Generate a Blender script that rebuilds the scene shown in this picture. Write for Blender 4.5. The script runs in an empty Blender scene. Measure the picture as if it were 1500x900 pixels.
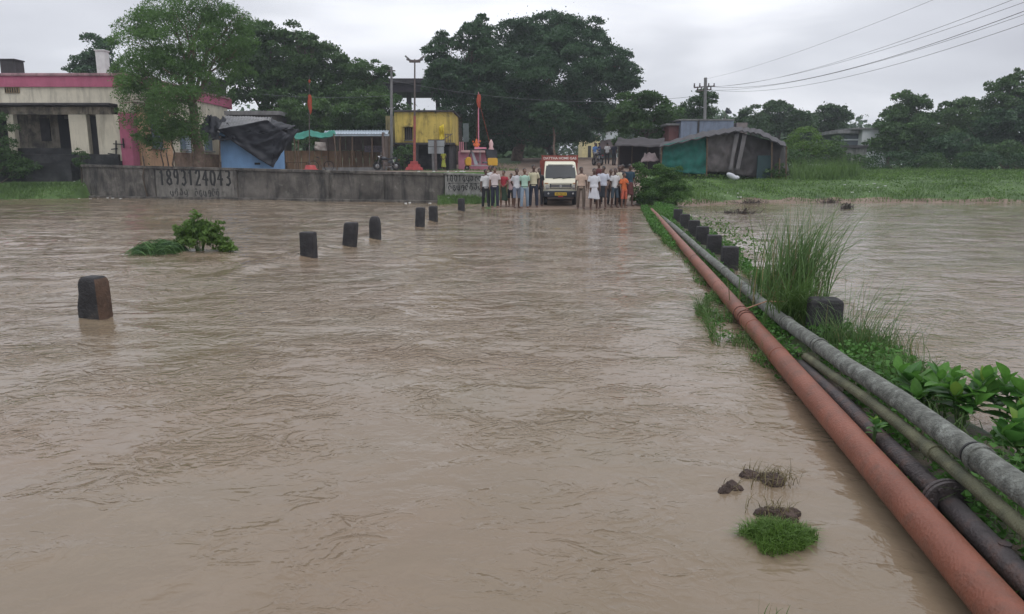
import bpy, bmesh, math, random
import numpy as np
from mathutils import Vector, Matrix
random.seed(7); rng = np.random.default_rng(7)
scene = bpy.context.scene
COL = scene.collection
R = math.radians
# ------------------------------------------------------------------ camera
FPX, EYE = 1080.0, 1.6
PITCH = math.atan(201/1080)
cam_d = bpy.data.cameras.new('camera'); cam = bpy.data.objects.new('camera', cam_d); COL.objects.link(cam)
cam_d.sensor_width = 36; cam_d.lens = 36*FPX/1500; cam_d.clip_start = .05; cam_d.clip_end = 3000
cam.location = (0, 0, EYE); cam.rotation_euler = (math.pi/2-PITCH, 0, 0)
scene.camera = cam
# ------------------------------------------------------------------ sky and sun (overcast)
SUN_EL, SUN_AZ = R(62), R(150)
world = bpy.data.worlds.new('World'); scene.world = world; world.use_nodes = True
nt = world.node_tree; nt.nodes.clear()
def N(t, kind, **kw):
    n = t.nodes.new(kind)
    for k, v in kw.items():
        if k in n.inputs: n.inputs[k].default_value = v
        else: setattr(n, k, v)
    return n
def L(t, a, b): t.links.new(a, b)
def ramp(t, fac, stops):
    r = N(t, 'ShaderNodeValToRGB'); e = r.color_ramp.elements
    while len(e) < len(stops): e.new(.5)
    for i, (p, c) in enumerate(stops):
        e[i].position = p; e[i].color = (*c, 1) if len(c) == 3 else c
    L(t, fac, r.inputs[0]); return r
def mixc(t, fac, a, b, mode='MIX'):
    m = N(t, 'ShaderNodeMix', data_type='RGBA', blend_type=mode)
    for s, v in ((m.inputs[0], fac), (m.inputs[6], a), (m.inputs[7], b)):
        if hasattr(v, 'type') and hasattr(v, 'is_linked'): L(t, v, s)
        else: s.default_value = v if not isinstance(v, tuple) else ((*v, 1) if len(v) == 3 else v)
    return m.outputs[2]
def mth(t, op, a, b=0., clamp=False):
    m = N(t, 'ShaderNodeMath', operation=op, use_clamp=clamp)
    for s, v in ((m.inputs[0], a), (m.inputs[1], b)):
        if hasattr(v, 'is_linked'): L(t, v, s)
        else: s.default_value = v
    return m.outputs[0]
sky = N(nt, 'ShaderNodeTexSky', sky_type='NISHITA', sun_disc=False, sun_elevation=SUN_EL, sun_rotation=SUN_AZ)
tc = N(nt, 'ShaderNodeTexCoord')
mp = N(nt, 'ShaderNodeMapping'); mp.inputs['Scale'].default_value = (1, 1, 4.); L(nt, tc.outputs['Generated'], mp.inputs[0])
n1 = N(nt, 'ShaderNodeTexNoise', Scale=2.2, Detail=4.5, Roughness=.45, Distortion=.25); L(nt, mp.outputs[0], n1.inputs[0])
cl = ramp(nt, n1.outputs[0], [(.32, (4.35, 4.45, 4.9)), (.5, (5.6, 5.75, 6.2)), (.66, (7.9, 8.0, 8.4))])
sx = N(nt, 'ShaderNodeSeparateXYZ'); L(nt, tc.outputs['Generated'], sx.inputs[0])
el = mth(nt, 'MULTIPLY_ADD', mth(nt, 'MAXIMUM', sx.outputs[2], 0.), 1.0); el.node.inputs[2].default_value = 1.0
cl2 = mixc(nt, 1., cl.outputs[0], el, 'MULTIPLY')
skc = mixc(nt, .96, sky.outputs[0], cl2)
bg = N(nt, 'ShaderNodeBackground', Strength=.12); L(nt, skc, bg.inputs[0])
wo = N(nt, 'ShaderNodeOutputWorld'); L(nt, bg.outputs[0], wo.inputs[0])
sd = bpy.data.lights.new('sun', 'SUN'); sd.energy = .9; sd.angle = R(25); sd.color = (1, .96, .9)
sun = bpy.data.objects.new('sun', sd); COL.objects.link(sun)
sv = Vector((math.sin(SUN_AZ)*math.cos(SUN_EL), math.cos(SUN_AZ)*math.cos(SUN_EL), math.sin(SUN_EL)))
sun.rotation_euler = (-sv).to_track_quat('-Z', 'Y').to_euler()
scene.view_settings.view_transform = 'Standard'; scene.view_settings.look = 'None'
scene.view_settings.exposure = 0; scene.view_settings.gamma = 1
scene.render.engine = 'CYCLES'
scene.cycles.max_bounces = 6; scene.cycles.transparent_max_bounces = 8
# ------------------------------------------------------------------ measuring helpers
CP, SP = math.cos(PITCH), math.sin(PITCH)
def ray(px, py):
    xc, yc = (px-750)/FPX, -(py-450)/FPX
    return (xc, CP+yc*SP, -SP+yc*CP)
def P(px, py, Y):
    d = ray(px, py); t = Y/d[1]
    return Vector((d[0]*t, Y, EYE+d[2]*t))
def G(px, py, z=0.):
    d = ray(px, py); t = (z-EYE)/d[2]
    return Vector((d[0]*t, d[1]*t, z))
def S(Y): return Y*CP/FPX
RA = R(8.15); SR, CR = math.sin(RA), math.cos(RA)
def RW(l, a, z=0.): return Vector((a*SR+l*CR, a*CR-l*SR, z))     # road frame: lateral, along
def lat(x, y): return x*CR-y*SR
def alo(x, y): return x*SR+y*CR
# ------------------------------------------------------------------ noise (numpy)
_perm = rng.permutation(256); _perm = np.concatenate([_perm, _perm])
_gr = rng.normal(size=(256, 2)); _gr /= np.linalg.norm(_gr, axis=1)[:, None]
def pn(x, y):
    x = np.asarray(x, float); y = np.asarray(y, float)
    xi = np.floor(x).astype(int); yi = np.floor(y).astype(int); xf = x-xi; yf = y-yi
    u = xf*xf*xf*(xf*(xf*6-15)+10); v = yf*yf*yf*(yf*(yf*6-15)+10)
    def g(ax, ay):
        h = _perm[(_perm[(xi+ax) & 255]+yi+ay) & 255]
        return _gr[h, 0]*(xf-ax)+_gr[h, 1]*(yf-ay)
    a = g(0, 0); b = g(1, 0); c = g(0, 1); d = g(1, 1)
    return (a+u*(b-a))*(1-v)+(c+u*(d-c))*v
def fbm(x, y, o=3):
    s = 0; a = 1.
    for i in range(o): s = s+a*pn(x*2**i+7.3*i, y*2**i+3.1*i); a *= .5
    return s
def sstep(a, b, x):
    t = np.clip((np.asarray(x, float)-a)/(b-a), 0, 1); return t*t*(3-2*t)
# ------------------------------------------------------------------ objects
def tag(o, label=None, cat=None, group=None, kind=None):
    if label: o['label'] = label
    if cat: o['category'] = cat
    if group: o['group'] = group
    if kind: o['kind'] = kind
    return o
def thing(name, label, cat, loc=(0, 0, 0), rz=0., group=None, s=1.):
    o = bpy.data.objects.new(name, None); COL.objects.link(o)
    o.location = loc; o.rotation_euler = (0, 0, rz); o.scale = (s, s, s); o.empty_display_size = .2
    return tag(o, label, cat, group)
def kids(o): return [c for c in bpy.data.objects if c.parent == o]
def copy_tree(o, parent=None, _all=None):
    _all = _all or list(bpy.data.objects)
    c = o.copy(); COL.objects.link(c)
    if parent: c.parent = parent
    for ch in _all:
        if ch.parent == o: copy_tree(ch, c, _all)
    return c
def mesh_np(name, V, F, mat, parent=None, smooth=False, uv=None):
    me = bpy.data.meshes.new(name); V = np.asarray(V, np.float32); F = np.asarray(F, np.int32)
    k = F.shape[1]; me.vertices.add(len(V)); me.vertices.foreach_set('co', V.ravel())
    me.loops.add(F.size); me.loops.foreach_set('vertex_index', F.ravel())
    me.polygons.add(len(F)); me.polygons.foreach_set('loop_start', np.arange(0, F.size, k, dtype=np.int32))
    me.update(calc_edges=True)
    if smooth: me.polygons.foreach_set('use_smooth', np.ones(len(F), bool))
    me.materials.append(mat)
    o = bpy.data.objects.new(name, me); COL.objects.link(o); o.parent = parent
    return o
class MB:
    def __init__(s): s.V = []; s.F = []
    def add(s, vs, fs):
        b = len(s.V); s.V += [tuple(v) for v in vs]; s.F += [tuple(b+i for i in f) for f in fs]; return s
    def box(s, c, d, rz=0., rx=0., ry=0., taper=1.):
        M = Matrix.Rotation(rz, 3, 'Z') @ Matrix.Rotation(ry, 3, 'Y') @ Matrix.Rotation(rx, 3, 'X'); c = Vector(c)
        vs = []
        for z in (-.5, .5):
            k = taper if z > 0 else 1
            for x, y in ((-.5, -.5), (.5, -.5), (.5, .5), (-.5, .5)):
                vs.append(c+M @ Vector((x*d[0]*k, y*d[1]*k, z*d[2])))
        return s.add(vs, [(3, 2, 1, 0), (4, 5, 6, 7), (0, 1, 5, 4), (1, 2, 6, 5), (2, 3, 7, 6), (3, 0, 4, 7)])
    def bar(s, a, b, w, h=None):
        h = h or w; a = Vector(a); b = Vector(b); d = (b-a).normalized()
        up = Vector((0, 0, 1)) if abs(d.z) < .95 else Vector((0, 1, 0))
        x = d.cross(up).normalized(); y = x.cross(d)
        vs = [p+x*(i*w/2)+y*(j*h/2) for p in (a, b) for i, j in ((-1, -1), (1, -1), (1, 1), (-1, 1))]
        return s.add(vs, [(0, 1, 2, 3), (7, 6, 5, 4), (0, 4, 5, 1), (1, 5, 6, 2), (2, 6, 7, 3), (3, 7, 4, 0)])
    def tube(s, pts, rad, seg=8, close=False, ell=None, ref=None):
        pts = [Vector(p) for p in pts]; n = len(pts)
        if not hasattr(rad, '__len__'): rad = [rad]*n
        b = len(s.V); prev = Vector(ref) if ref else None
        for i, p in enumerate(pts):
            if close: d = (pts[(i+1) % n]-pts[i-1])
            else: d = pts[min(i+1, n-1)]-pts[max(i-1, 0)]
            d = d.normalized() if d.length > 1e-9 else Vector((0, 0, 1))
            if prev is None:
                prev = Vector((1, 0, 0)) if abs(d.x) < .9 else Vector((0, 1, 0))
            x = (prev-d*prev.dot(d))
            x = x.normalized() if x.length > 1e-6 else d.orthogonal().normalized()
            prev = x; y = d.cross(x)
            ra = rad[i]; rx, ry = (ra if hasattr(ra, '__len__') else (ra, ra))
            for k in range(seg):
                a = 2*math.pi*k/seg
                s.V.append(tuple(p+x*(rx*math.cos(a))+y*(ry*math.sin(a))))
        for i in range(n if close else n-1):
            j = (i+1) % n
            for k in range(seg):
                k2 = (k+1) % seg
                s.F.append((b+i*seg+k, b+i*seg+k2, b+j*seg+k2, b+j*seg+k))
        if not close:
            s.F.append(tuple(b+k for k in reversed(range(seg)))); s.F.append(tuple(b+(n-1)*seg+k for k in range(seg)))
        return s
    def ell(s, c, r, seg=10, rings=6, M=None):
        b = len(s.V); c = Vector(c)
        for i in range(1, rings):
            t = math.pi*i/rings
            for k in range(seg):
                a = 2*math.pi*k/seg
                v = Vector((r[0]*math.sin(t)*math.cos(a), r[1]*math.sin(t)*math.sin(a), r[2]*math.cos(t)))
                s.V.append(tuple(c+(M @ v if M else v)))
        for z in (r[2], -r[2]):
            v = Vector((0, 0, z)); s.V.append(tuple(c+(M @ v if M else v)))
        T = b+(rings-1)*seg; B = T+1
        for i in range(rings-2):
            for k in range(seg):
                k2 = (k+1) % seg
                s.F.append((b+i*seg+k, b+(i+1)*seg+k, b+(i+1)*seg+k2, b+i*seg+k2))
        for k in range(seg):
            k2 = (k+1) % seg
            s.F.append((T, b+k, b+k2)); s.F.append((B, b+(rings-2)*seg+k2, b+(rings-2)*seg+k))
        return s
    def prism(s, poly, t0, t1, fn):
        """poly list of (a,b); extruded from t0 to t1; fn(a,b,t)->xyz"""
        n = len(poly); vs = [fn(a, b, t0) for a, b in poly]+[fn(a, b, t1) for a, b in poly]
        fs = [tuple(reversed(range(n))), tuple(range(n, 2*n))]+[(i, (i+1) % n, n+(i+1) % n, n+i) for i in range(n)]
        return s.add(vs, fs)
    def lathe(s, prof, c=(0, 0, 0), seg=14, axis='Z'):
        b = len(s.V); c = Vector(c)
        for r, z in prof:
            for k in range(seg):
                a = 2*math.pi*k/seg; u, v = r*math.cos(a), r*math.sin(a)
                s.V.append(tuple(c+(Vector((u, v, z)) if axis == 'Z' else Vector((u, z, v)) if axis == 'Y' else Vector((z, u, v)))))
        for i in range(len(prof)-1):
            for k in range(seg):
                k2 = (k+1) % seg; s.F.append((b+i*seg+k, b+i*seg+k2, b+(i+1)*seg+k2, b+(i+1)*seg+k))
        return s
    def build(s, name, mat, parent=None, smooth=False, bevel=0., fix=True):
        me = bpy.data.meshes.new(name); me.from_pydata(s.V, [], s.F); me.update()
        if fix:
            bm = bmesh.new(); bm.from_mesh(me); bmesh.ops.recalc_face_normals(bm, faces=bm.faces); bm.to_mesh(me); bm.free()
        if smooth: me.polygons.foreach_set('use_smooth', [True]*len(me.polygons))
        me.materials.append(mat)
        o = bpy.data.objects.new(name, me); COL.objects.link(o); o.parent = parent
        if bevel:
            m = o.modifiers.new('bevel', 'BEVEL'); m.width = bevel; m.segments = 2; m.limit_method = 'ANGLE'; m.angle_limit = R(35)
        return o
def remeshed(mb, name, voxel, mat, parent, smooth_it=2):
    me = bpy.data.meshes.new(name+'_src'); me.from_pydata(mb.V, [], mb.F); me.update()
    bm = bmesh.new(); bm.from_mesh(me); bmesh.ops.recalc_face_normals(bm, faces=bm.faces); bm.to_mesh(me); bm.free()
    o = bpy.data.objects.new(name, me); COL.objects.link(o)
    m = o.modifiers.new('r', 'REMESH'); m.mode = 'VOXEL'; m.voxel_size = voxel; m.use_smooth_shade = True
    if smooth_it:
        q = o.modifiers.new('s', 'SMOOTH'); q.iterations = smooth_it; q.factor = .5
    dg = bpy.context.evaluated_depsgraph_get(); ev = o.evaluated_get(dg)
    nm = bpy.data.meshes.new_from_object(ev); o.modifiers.clear(); o.data = nm
    bpy.data.meshes.remove(me); nm.materials.clear(); nm.materials.append(mat); o.parent = parent
    return o
# ------------------------------------------------------------------ materials
MATS = {}
def mat(name, col, rough=.8, var=.15, scale=3., bump=0., bscale=30., metal=0., spec=.4, streak=0., scol=None, patch=None):
    """patch = (colour, scale, threshold lo, hi): a second colour in stains of their own shape"""
    if name in MATS: return MATS[name]
    m = bpy.data.materials.new(name); m.use_nodes = True; t = m.node_tree; b = t.nodes['Principled BSDF']
    b.inputs['Roughness'].default_value = rough; b.inputs['Metallic'].default_value = metal; b.inputs['Specular IOR Level'].default_value = spec
    tc = N(t, 'ShaderNodeTexCoord'); co = tc.outputs['Object']
    n = N(t, 'ShaderNodeTexNoise', Scale=scale, Detail=5., Roughness=.6); L(t, co, n.inputs[0])
    lo = tuple(c*(1-var) for c in col); hi = tuple(min(1, c*(1+var)) for c in col)
    c = ramp(t, n.outputs[0], [(.32, lo), (.68, hi)]).outputs[0]
    if patch:
        n2 = N(t, 'ShaderNodeTexNoise', Scale=patch[1], Detail=6., Roughness=.65); L(t, co, n2.inputs[0])
        f = ramp(t, n2.outputs[0], [(patch[2], (0, 0, 0)), (patch[3], (1, 1, 1))])
        c = mixc(t, f.outputs[0], c, patch[0])
    if streak:
        mp = N(t, 'ShaderNodeMapping'); mp.inputs['Scale'].default_value = (.8, .8, .16); L(t, co, mp.inputs[0])
        n3 = N(t, 'ShaderNodeTexNoise', Scale=2.2, Detail=7., Roughness=.75, Distortion=.4); L(t, mp.outputs[0], n3.inputs[0])
        f = ramp(t, n3.outputs[0], [(.47, (0, 0, 0)), (.62, (1, 1, 1))])
        c = mixc(t, mth(t, 'MULTIPLY', f.outputs[0], streak), c, scol or (.02, .02, .02))
    L(t, c, b.inputs['Base Color'])
    if bump:
        n4 = N(t, 'ShaderNodeTexNoise', Scale=bscale, Detail=4.); L(t, co, n4.inputs[0])
        bp = N(t, 'ShaderNodeBump', Strength=bump, Distance=.02); L(t, n4.outputs[0], bp.inputs['Height']); L(t, bp.outputs[0], b.inputs['Normal'])
    MATS[name] = m; return m
def leafmat(name, c1, c2, scale=.5, transl=.3, rough=.55, yellow=None):
    if name in MATS: return MATS[name]
    m = bpy.data.materials.new(name); m.use_nodes = True; t = m.node_tree; b = t.nodes['Principled BSDF']
    b.inputs['Roughness'].default_value = rough; b.inputs['Specular IOR Level'].default_value = .3
    g = N(t, 'ShaderNodeNewGeometry'); tc = N(t, 'ShaderNodeTexCoord')
    n = N(t, 'ShaderNodeTexNoise', Scale=scale, Detail=3.); L(t, tc.outputs['Object'], n.inputs[0])
    nn = ramp(t, n.outputs[0], [(.35, (0, 0, 0)), (.65, (1, 1, 1))])
    f = mth(t, 'ADD', mth(t, 'MULTIPLY', g.outputs['Random Per Island'], .45), mth(t, 'MULTIPLY', nn.outputs[0], .55), True)
    c = mixc(t, f, c1, c2)
    if yellow:
        y = mth(t, 'GREATER_THAN', g.outputs['Random Per Island'], yellow[1]); c = mixc(t, y, c, yellow[0])
    L(t, c, b.inputs['Base Color'])
    tr = N(t, 'ShaderNodeBsdfTranslucent'); L(t, c, tr.inputs[0])
    ms = N(t, 'ShaderNodeMixShader', Fac=transl); L(t, b.outputs[0], ms.inputs[1]); L(t, tr.outputs[0], ms.inputs[2])
    L(t, ms.outputs[0], t.nodes['Material Output'].inputs['Surface'])
    MATS[name] = m; return m
def plain(name, col, rough=.5, metal=0., spec=.5): return mat(name, col, rough, .05, 2., 0, 30, metal, spec)
# ================================================================== GROUND, ROAD, WATER
WA, WB = G(125, 290), G(650, 298)           # foot of the long wall
WD = (WB-WA).normalized(); WN = Vector((WD.y, -WD.x, 0))
if WN.y > 0: WN = -WN
def WP(px, py, off=0.):                      # point on the wall's face seen at a pixel
    d = Vector(ray(px, py)); o = Vector((0, 0, EYE)); t = ((WA-o).dot(WN))/d.dot(WN)
    return o+d*t+WN*off
def wall_y(x): return WA.y+(x-WA.x)*WD.y/WD.x
def th(x, y):
    x = np.asarray(x, float); y = np.asarray(y, float); l = x*CR-y*SR
    zr = np.interp(y, [24, 28, 30.4, 33, 38, 45, 58, 80, 120, 400], [-.6, -.3, -.02, .2, .8, 1.6, 1.95, 2.9, 3.5, 4])
    wy = wall_y(np.maximum(x, WA.x))
    zl = np.where(y > wy+.35, np.interp(y, [40, 62, 80, 120, 400], [1.5, 1.55, 2.8, 3.5, 4]), -.6)
    # low green bank before the whitewashed end of the wall
    bz = np.interp(y, [33.6, 34.6, 36, 38], [-.6, .02, .35, .5]); zl = np.maximum(zl, np.where((x > -3.6) & (x < 0), bz, -.6))
    # bank left of the wall
    b2 = np.interp(y, [39.2, 40.8, 42.5, 44.5, 46], [-.6, .05, .7, 1.0, 1.5]); zl = np.where(x < WA.x+.5, b2, zl)
    sh = np.interp(x, [3, 6, 9, 12, 16, 26, 60], [30.5, 31.5, 35, 36.8, 37.3, 36.3, 35.5])+.5*pn(x*.6, x*0+.3)
    d = y-sh
    zR = np.interp(d, [-4, -1, 0, .8, 5, 10, 28, 60, 400], [-.6, -.25, 0, .28, 1.0, 1.25, 1.6, 2.2, 3.5])
    zR = zR+.12*sstep(0, 3, d)*fbm(x*.5, y*.5, 3)
    tl = sstep(-6.3, -5.4, l); tr = sstep(.9, 2.6, l)
    far = sstep(46, 60, y)
    z = zl*(1-tl)+zr*tl; z = z*(1-tr)+zR*tr
    zf = np.interp(y, [46, 62, 80, 120, 400], [1.6, 1.75, 2.85, 3.5, 4])
    return z+(zf-z)*far*.0
def thf(x, y): return float(th(x, y))
def axis(stops):
    out = [stops[0][0]]
    for (a, _), (b, st) in zip(stops[:-1], stops[1:]):
        k = max(1, int(round((b-a)/st))); out += [a+(b-a)*(i+1)/k for i in range(k)]
    return np.array(out)
def grid(name, xs, ys, zf, m, smooth=True):
    X, Y = np.meshgrid(xs, ys); Z = zf(X, Y); V = np.stack([X.ravel(), Y.ravel(), np.asarray(Z).ravel()], 1)
    nx, ny = len(xs), len(ys); i, j = np.meshgrid(np.arange(nx-1), np.arange(ny-1)); a = (j*nx+i).ravel()
    return mesh_np(name, V, np.stack([a, a+1, a+nx+1, a+nx], 1), m, None, smooth)
# ground material: grass on the banks, wet brown earth on the road and the yard
m = bpy.data.materials.new('ground_mix'); m.use_nodes = True; t = m.node_tree; b = t.nodes['Principled BSDF']; b.inputs['Roughness'].default_value = .75; b.inputs['Specular IOR Level'].default_value = .3
at = N(t, 'ShaderNodeAttribute', attribute_name='grass'); g = N(t, 'ShaderNodeNewGeometry')
nz = N(t, 'ShaderNodeTexNoise', Scale=1.3, Detail=6., Roughness=.65); L(t, g.outputs['Position'], nz.inputs[0])
nz2 = N(t, 'ShaderNodeTexNoise', Scale=.35, Detail=4.); L(t, g.outputs['Position'], nz2.inputs[0])
gr = ramp(t, nz.outputs[0], [(.3, (.035, .065, .02)), (.6, (.075, .135, .035)), (.75, (.10, .12, .05))])
er = ramp(t, nz.outputs[0], [(.3, (.11, .075, .055)), (.6, (.21, .155, .12)), (.75, (.26, .21, .17))])
f = mth(t, 'ADD', at.outputs['Fac'], mth(t, 'MULTIPLY', mth(t, 'SUBTRACT', nz2.outputs[0], .5), 1.2), True)
f = ramp(t, f, [(.42, (0, 0, 0)), (.58, (1, 1, 1))]).outputs[0]
L(t, mixc(t, f, er.outputs[0], gr.outputs[0]), b.inputs['Base Color'])
bp = N(t, 'ShaderNodeBump', Strength=.5, Distance=.05); L(t, nz.outputs[0], bp.inputs['Height']); L(t, bp.outputs[0], b.inputs['Normal'])
xs = axis([(-900, 1), (-120, 60), (-42, 3), (-8, .6), (8, .3), (40, .6), (120, 4), (900, 60)])
ys = axis([(-40, 1), (22, 8), (30, .5), (48, .25), (66, .6), (130, 3), (900, 60)])
ground = grid('ground', xs, ys, th, m); tag(ground, kind='structure')
X, Y = np.meshgrid(xs, ys); l_ = X*CR-Y*SR
gm = np.where(l_ > 0, sstep(1.0, 2.2, l_), 0.)
gm = np.maximum(gm, sstep(66, 76, Y)*(np.abs(X-8) > 7))
gm = np.where((l_ < -5.2) & (Y < 38) & (X > -5), 1., gm); gm = np.where(X < -22, .9, gm)
sh_ = np.interp(X, [3, 6, 9, 12, 16, 26, 60], [30.5, 31.5, 35, 36.8, 37.3, 36.3, 35.5])
gm = np.where((l_ > 1) & (Y-sh_ < .5), .1, gm)
a_ = ground.data.attributes.new('grass', 'FLOAT', 'POINT'); a_.data.foreach_set('value', gm.astype(np.float32).ravel())
# ---- water
def wz(x, y):
    l = x*CR-y*SR; a = x*SR+y*CR
    amp = .6+.8*sstep(-.25, .35, pn(x*.13+3, y*.13))
    onroad = sstep(-6.2, -5.6, l)*(1-sstep(1., 1.6, l))
    qx = x+.35*pn(x*.5, y*.5)*2; qy = y+.35*pn(x*.5+9, y*.5+4)*2
    n1 = 1-np.abs(pn(qx*1.1, qy*1.5))*2.2
    n2 = 1-np.abs(pn(qx*2.3+5, qy*3.+2))*2.2
    n3 = pn(qx*.35, qy*.8)
    z = amp*(.010*n1+.006*n2)*(1-.45*onroad)+.02*n3*(1-.5*onroad)
    far = sstep(6, 22, y); z = z*(1+1.7*far)
    # standing wave where the current drops over the road's upstream edge
    z = z+.055*np.exp(-((l+5.95)/.28)**2)*sstep(9, 12, a)*(1+.5*pn(a*.7, a*0))-.02*np.exp(-((l+6.6)/.4)**2)
    nearbank = np.exp(-((l-1.05)/.5)**2); z = z*(1-.5*nearbank*(y < 12))
    z = z*(1-.45*sstep(2.2, 4., l))
    for px, py, k in ((141, 466, 1.), (453, 378, 1.), (512, 362, 1.), (550, 351, 1.), (615, 333, 1.), (635, 326, 1.), (676, 312, 1.), (290, 371, 1.6), (1130, 704, .45), (1076, 716, .3), (1139, 792, .6)):
        c = G(px, py); dx = (x-c.x)*CR-(y-c.y)*SR; dy = np.abs((x-c.x)*SR+(y-c.y)*CR)       # the current runs across the road, left to right
        z = z+.022*k*np.exp(-((dx+.20*k)**2+dy**2)/(.035*k*k))
        q = dy-.12*k-.32*np.maximum(dx, 0); z = z+.016*k*np.cos(q*16/k)*np.exp(-(q/(.14*k))**2)*np.exp(-np.maximum(dx, 0)/(1.3*k))*(dx > -.15*k)
    return z-.012
m = bpy.data.materials.new('muddy_water'); m.use_nodes = True; t = m.node_tree; b = t.nodes['Principled BSDF']
b.inputs['Roughness'].default_value = .045; b.inputs['IOR'].default_value = 1.33; b.inputs['Specular IOR Level'].default_value = .5
g = N(t, 'ShaderNodeNewGeometry'); pos = g.outputs['Position']
nc = N(t, 'ShaderNodeTexNoise', Scale=.35, Detail=3., Roughness=.5); L(t, pos, nc.inputs[0])
nc2 = N(t, 'ShaderNodeTexNoise', Scale=1.6, Detail=5., Roughness=.6, Distortion=.8); L(t, pos, nc2.inputs[0])
cc = mixc(t, ramp(t, nc.outputs[0], [(.35, (0, 0, 0)), (.65, (1, 1, 1))]).outputs[0], (.185, .136, .094), (.171, .137, .093))
cc = mixc(t, ramp(t, nc2.outputs[0], [(.4, (0, 0, 0)), (.75, (.5, .5, .5))]).outputs[0], cc, (.213, .160, .115))
L(t, cc, b.inputs['Base Color'])
def wn(sc, scale, detail, dist, typ='FBM', rough=.55, rot=0.):
    mp = N(t, 'ShaderNodeMapping'); mp.inputs['Scale'].default_value = sc; mp.inputs['Rotation'].default_value = (0, 0, rot); L(t, pos, mp.inputs[0])
    n = N(t, 'ShaderNodeTexNoise', Scale=scale, Detail=detail, Roughness=rough, Distortion=dist); n.noise_type = typ
    if typ != 'FBM': n.normalize = True
    L(t, mp.outputs[0], n.inputs[0]); return n.outputs[0]
ca = wn((1, 1.15, 1), 3.4, 2., 1.1, rot=R(-14)); cb = wn((1, 1.3, 1), 8.5, 2.5, .9, rot=R(12)); cd = wn((1, 1.2, 1), 24, 2., .3); ce = wn((1, 1.4, 1), 1.3, 2., .6)
def ridge(v, k=5., p=2.):
    return mth(t, 'POWER', mth(t, 'SUBTRACT', 1., mth(t, 'ABSOLUTE', mth(t, 'MULTIPLY', mth(t, 'SUBTRACT', v, .5), k)), True), p)
msk = ramp(t, wn((1, 1.5, 1), .42, 3., .5), [(.42, (.14, .14, .14)), (.60, (1, 1, 1))]).outputs[0]
msk2 = ramp(t, wn((1, 1.2, 1), 1.1, 2., .5, rot=.6), [(.40, (.1, .1, .1)), (.60, (1, 1, 1))]).outputs[0]
sp_ = N(t, 'ShaderNodeSeparateXYZ'); L(t, pos, sp_.inputs[0])
# shallow fast water over the middle of the road is choppier than the slack water near the viewer
ch = N(t, 'ShaderNodeMapRange'); ch.inputs['From Min'].default_value = 2.5; ch.inputs['From Max'].default_value = 6.5; ch.inputs['To Min'].default_value = .45; ch.inputs['To Max'].default_value = 1.; L(t, sp_.outputs[1], ch.inputs[0])
hgt = mth(t, 'ADD', mth(t, 'MULTIPLY', ridge(ca, 4.2, 1.6), 1.1), mth(t, 'MULTIPLY', ridge(cb, 4.), .42))
dn_ = N(t, 'ShaderNodeMapRange'); dn_.inputs['From Min'].default_value = 2.4; dn_.inputs['From Max'].default_value = 4.; dn_.inputs['To Min'].default_value = 1.; dn_.inputs['To Max'].default_value = .45
L(t, mth(t, 'SUBTRACT', mth(t, 'MULTIPLY', sp_.outputs[0], CR), mth(t, 'MULTIPLY', sp_.outputs[1], SR)), dn_.inputs[0])   # calmer downstream of the causeway
hgt = mth(t, 'MULTIPLY', mth(t, 'MULTIPLY', mth(t, 'MULTIPLY', hgt, msk), msk2), dn_.outputs[0]); hgt = mth(t, 'ADD', hgt, mth(t, 'MULTIPLY', cb, .35)); hgt = mth(t, 'MULTIPLY', hgt, ch.outputs[0])
hgt = mth(t, 'ADD', hgt, mth(t, 'MULTIPLY', ce, 1.2)); hgt = mth(t, 'ADD', hgt, mth(t, 'MULTIPLY', cd, .05))
bp = N(t, 'ShaderNodeBump', Strength=.8, Distance=.028); L(t, hgt, bp.inputs['Height']); L(t, bp.outputs[0], b.inputs['Normal'])
WATER = m
xs = axis([(-140, 1), (-40, 4), (-14, .35), (-8, .1), (4.5, .05), (12, .1), (40, .35), (140, 4)])
ys = axis([(-30, 1), (-2, 1.5), (1.2, .2), (11, .05), (20, .09), (44, .2)])
water = grid('water', xs, ys, wz, WATER); tag(water, kind='structure')
# ---- grassy verge on the downstream edge of the causeway
def verge_z(x, y):
    l = lat(x, y); a = alo(x, y)
    left = 1.40+.05*pn(a*1.1, a*0+2)-.35*sstep(16, 20, a)
    right = 2.35+.2*pn(a*.9, a*0+6)-.35*sstep(6.5, 9, a)+.0*a
    e = np.minimum(l-left, right-l)
    return np.interp(e, [-.6, 0, .12, .5], [-.45, -.02, .04, .09])+.03*fbm(x*3, y*3, 3)*sstep(0, .1, e)
VL = axis([(.4, 1), (3.0, .05)]); VA = axis([(-2, 1), (12, .07), (34, .2)])
X, Y = np.meshgrid(VL, VA); wx = Y*SR+X*CR; wy_ = Y*CR-X*SR
V = np.stack([wx.ravel(), wy_.ravel(), verge_z(wx, wy_).ravel()], 1); nx, ny = len(VL), len(VA)
i, j = np.meshgrid(np.arange(nx-1), np.arange(ny-1)); a = (j*nx+i).ravel()
soil = mat('wet_soil', (.06, .045, .032), .7, .5, 9., .8, 60., patch=((.035, .06, .02), 2.2, .45, .6))
verge = mesh_np('verge', V, np.stack([a, a+1, a+nx+1, a+nx], 1), soil, None, True); tag(verge, kind='structure')

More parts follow.
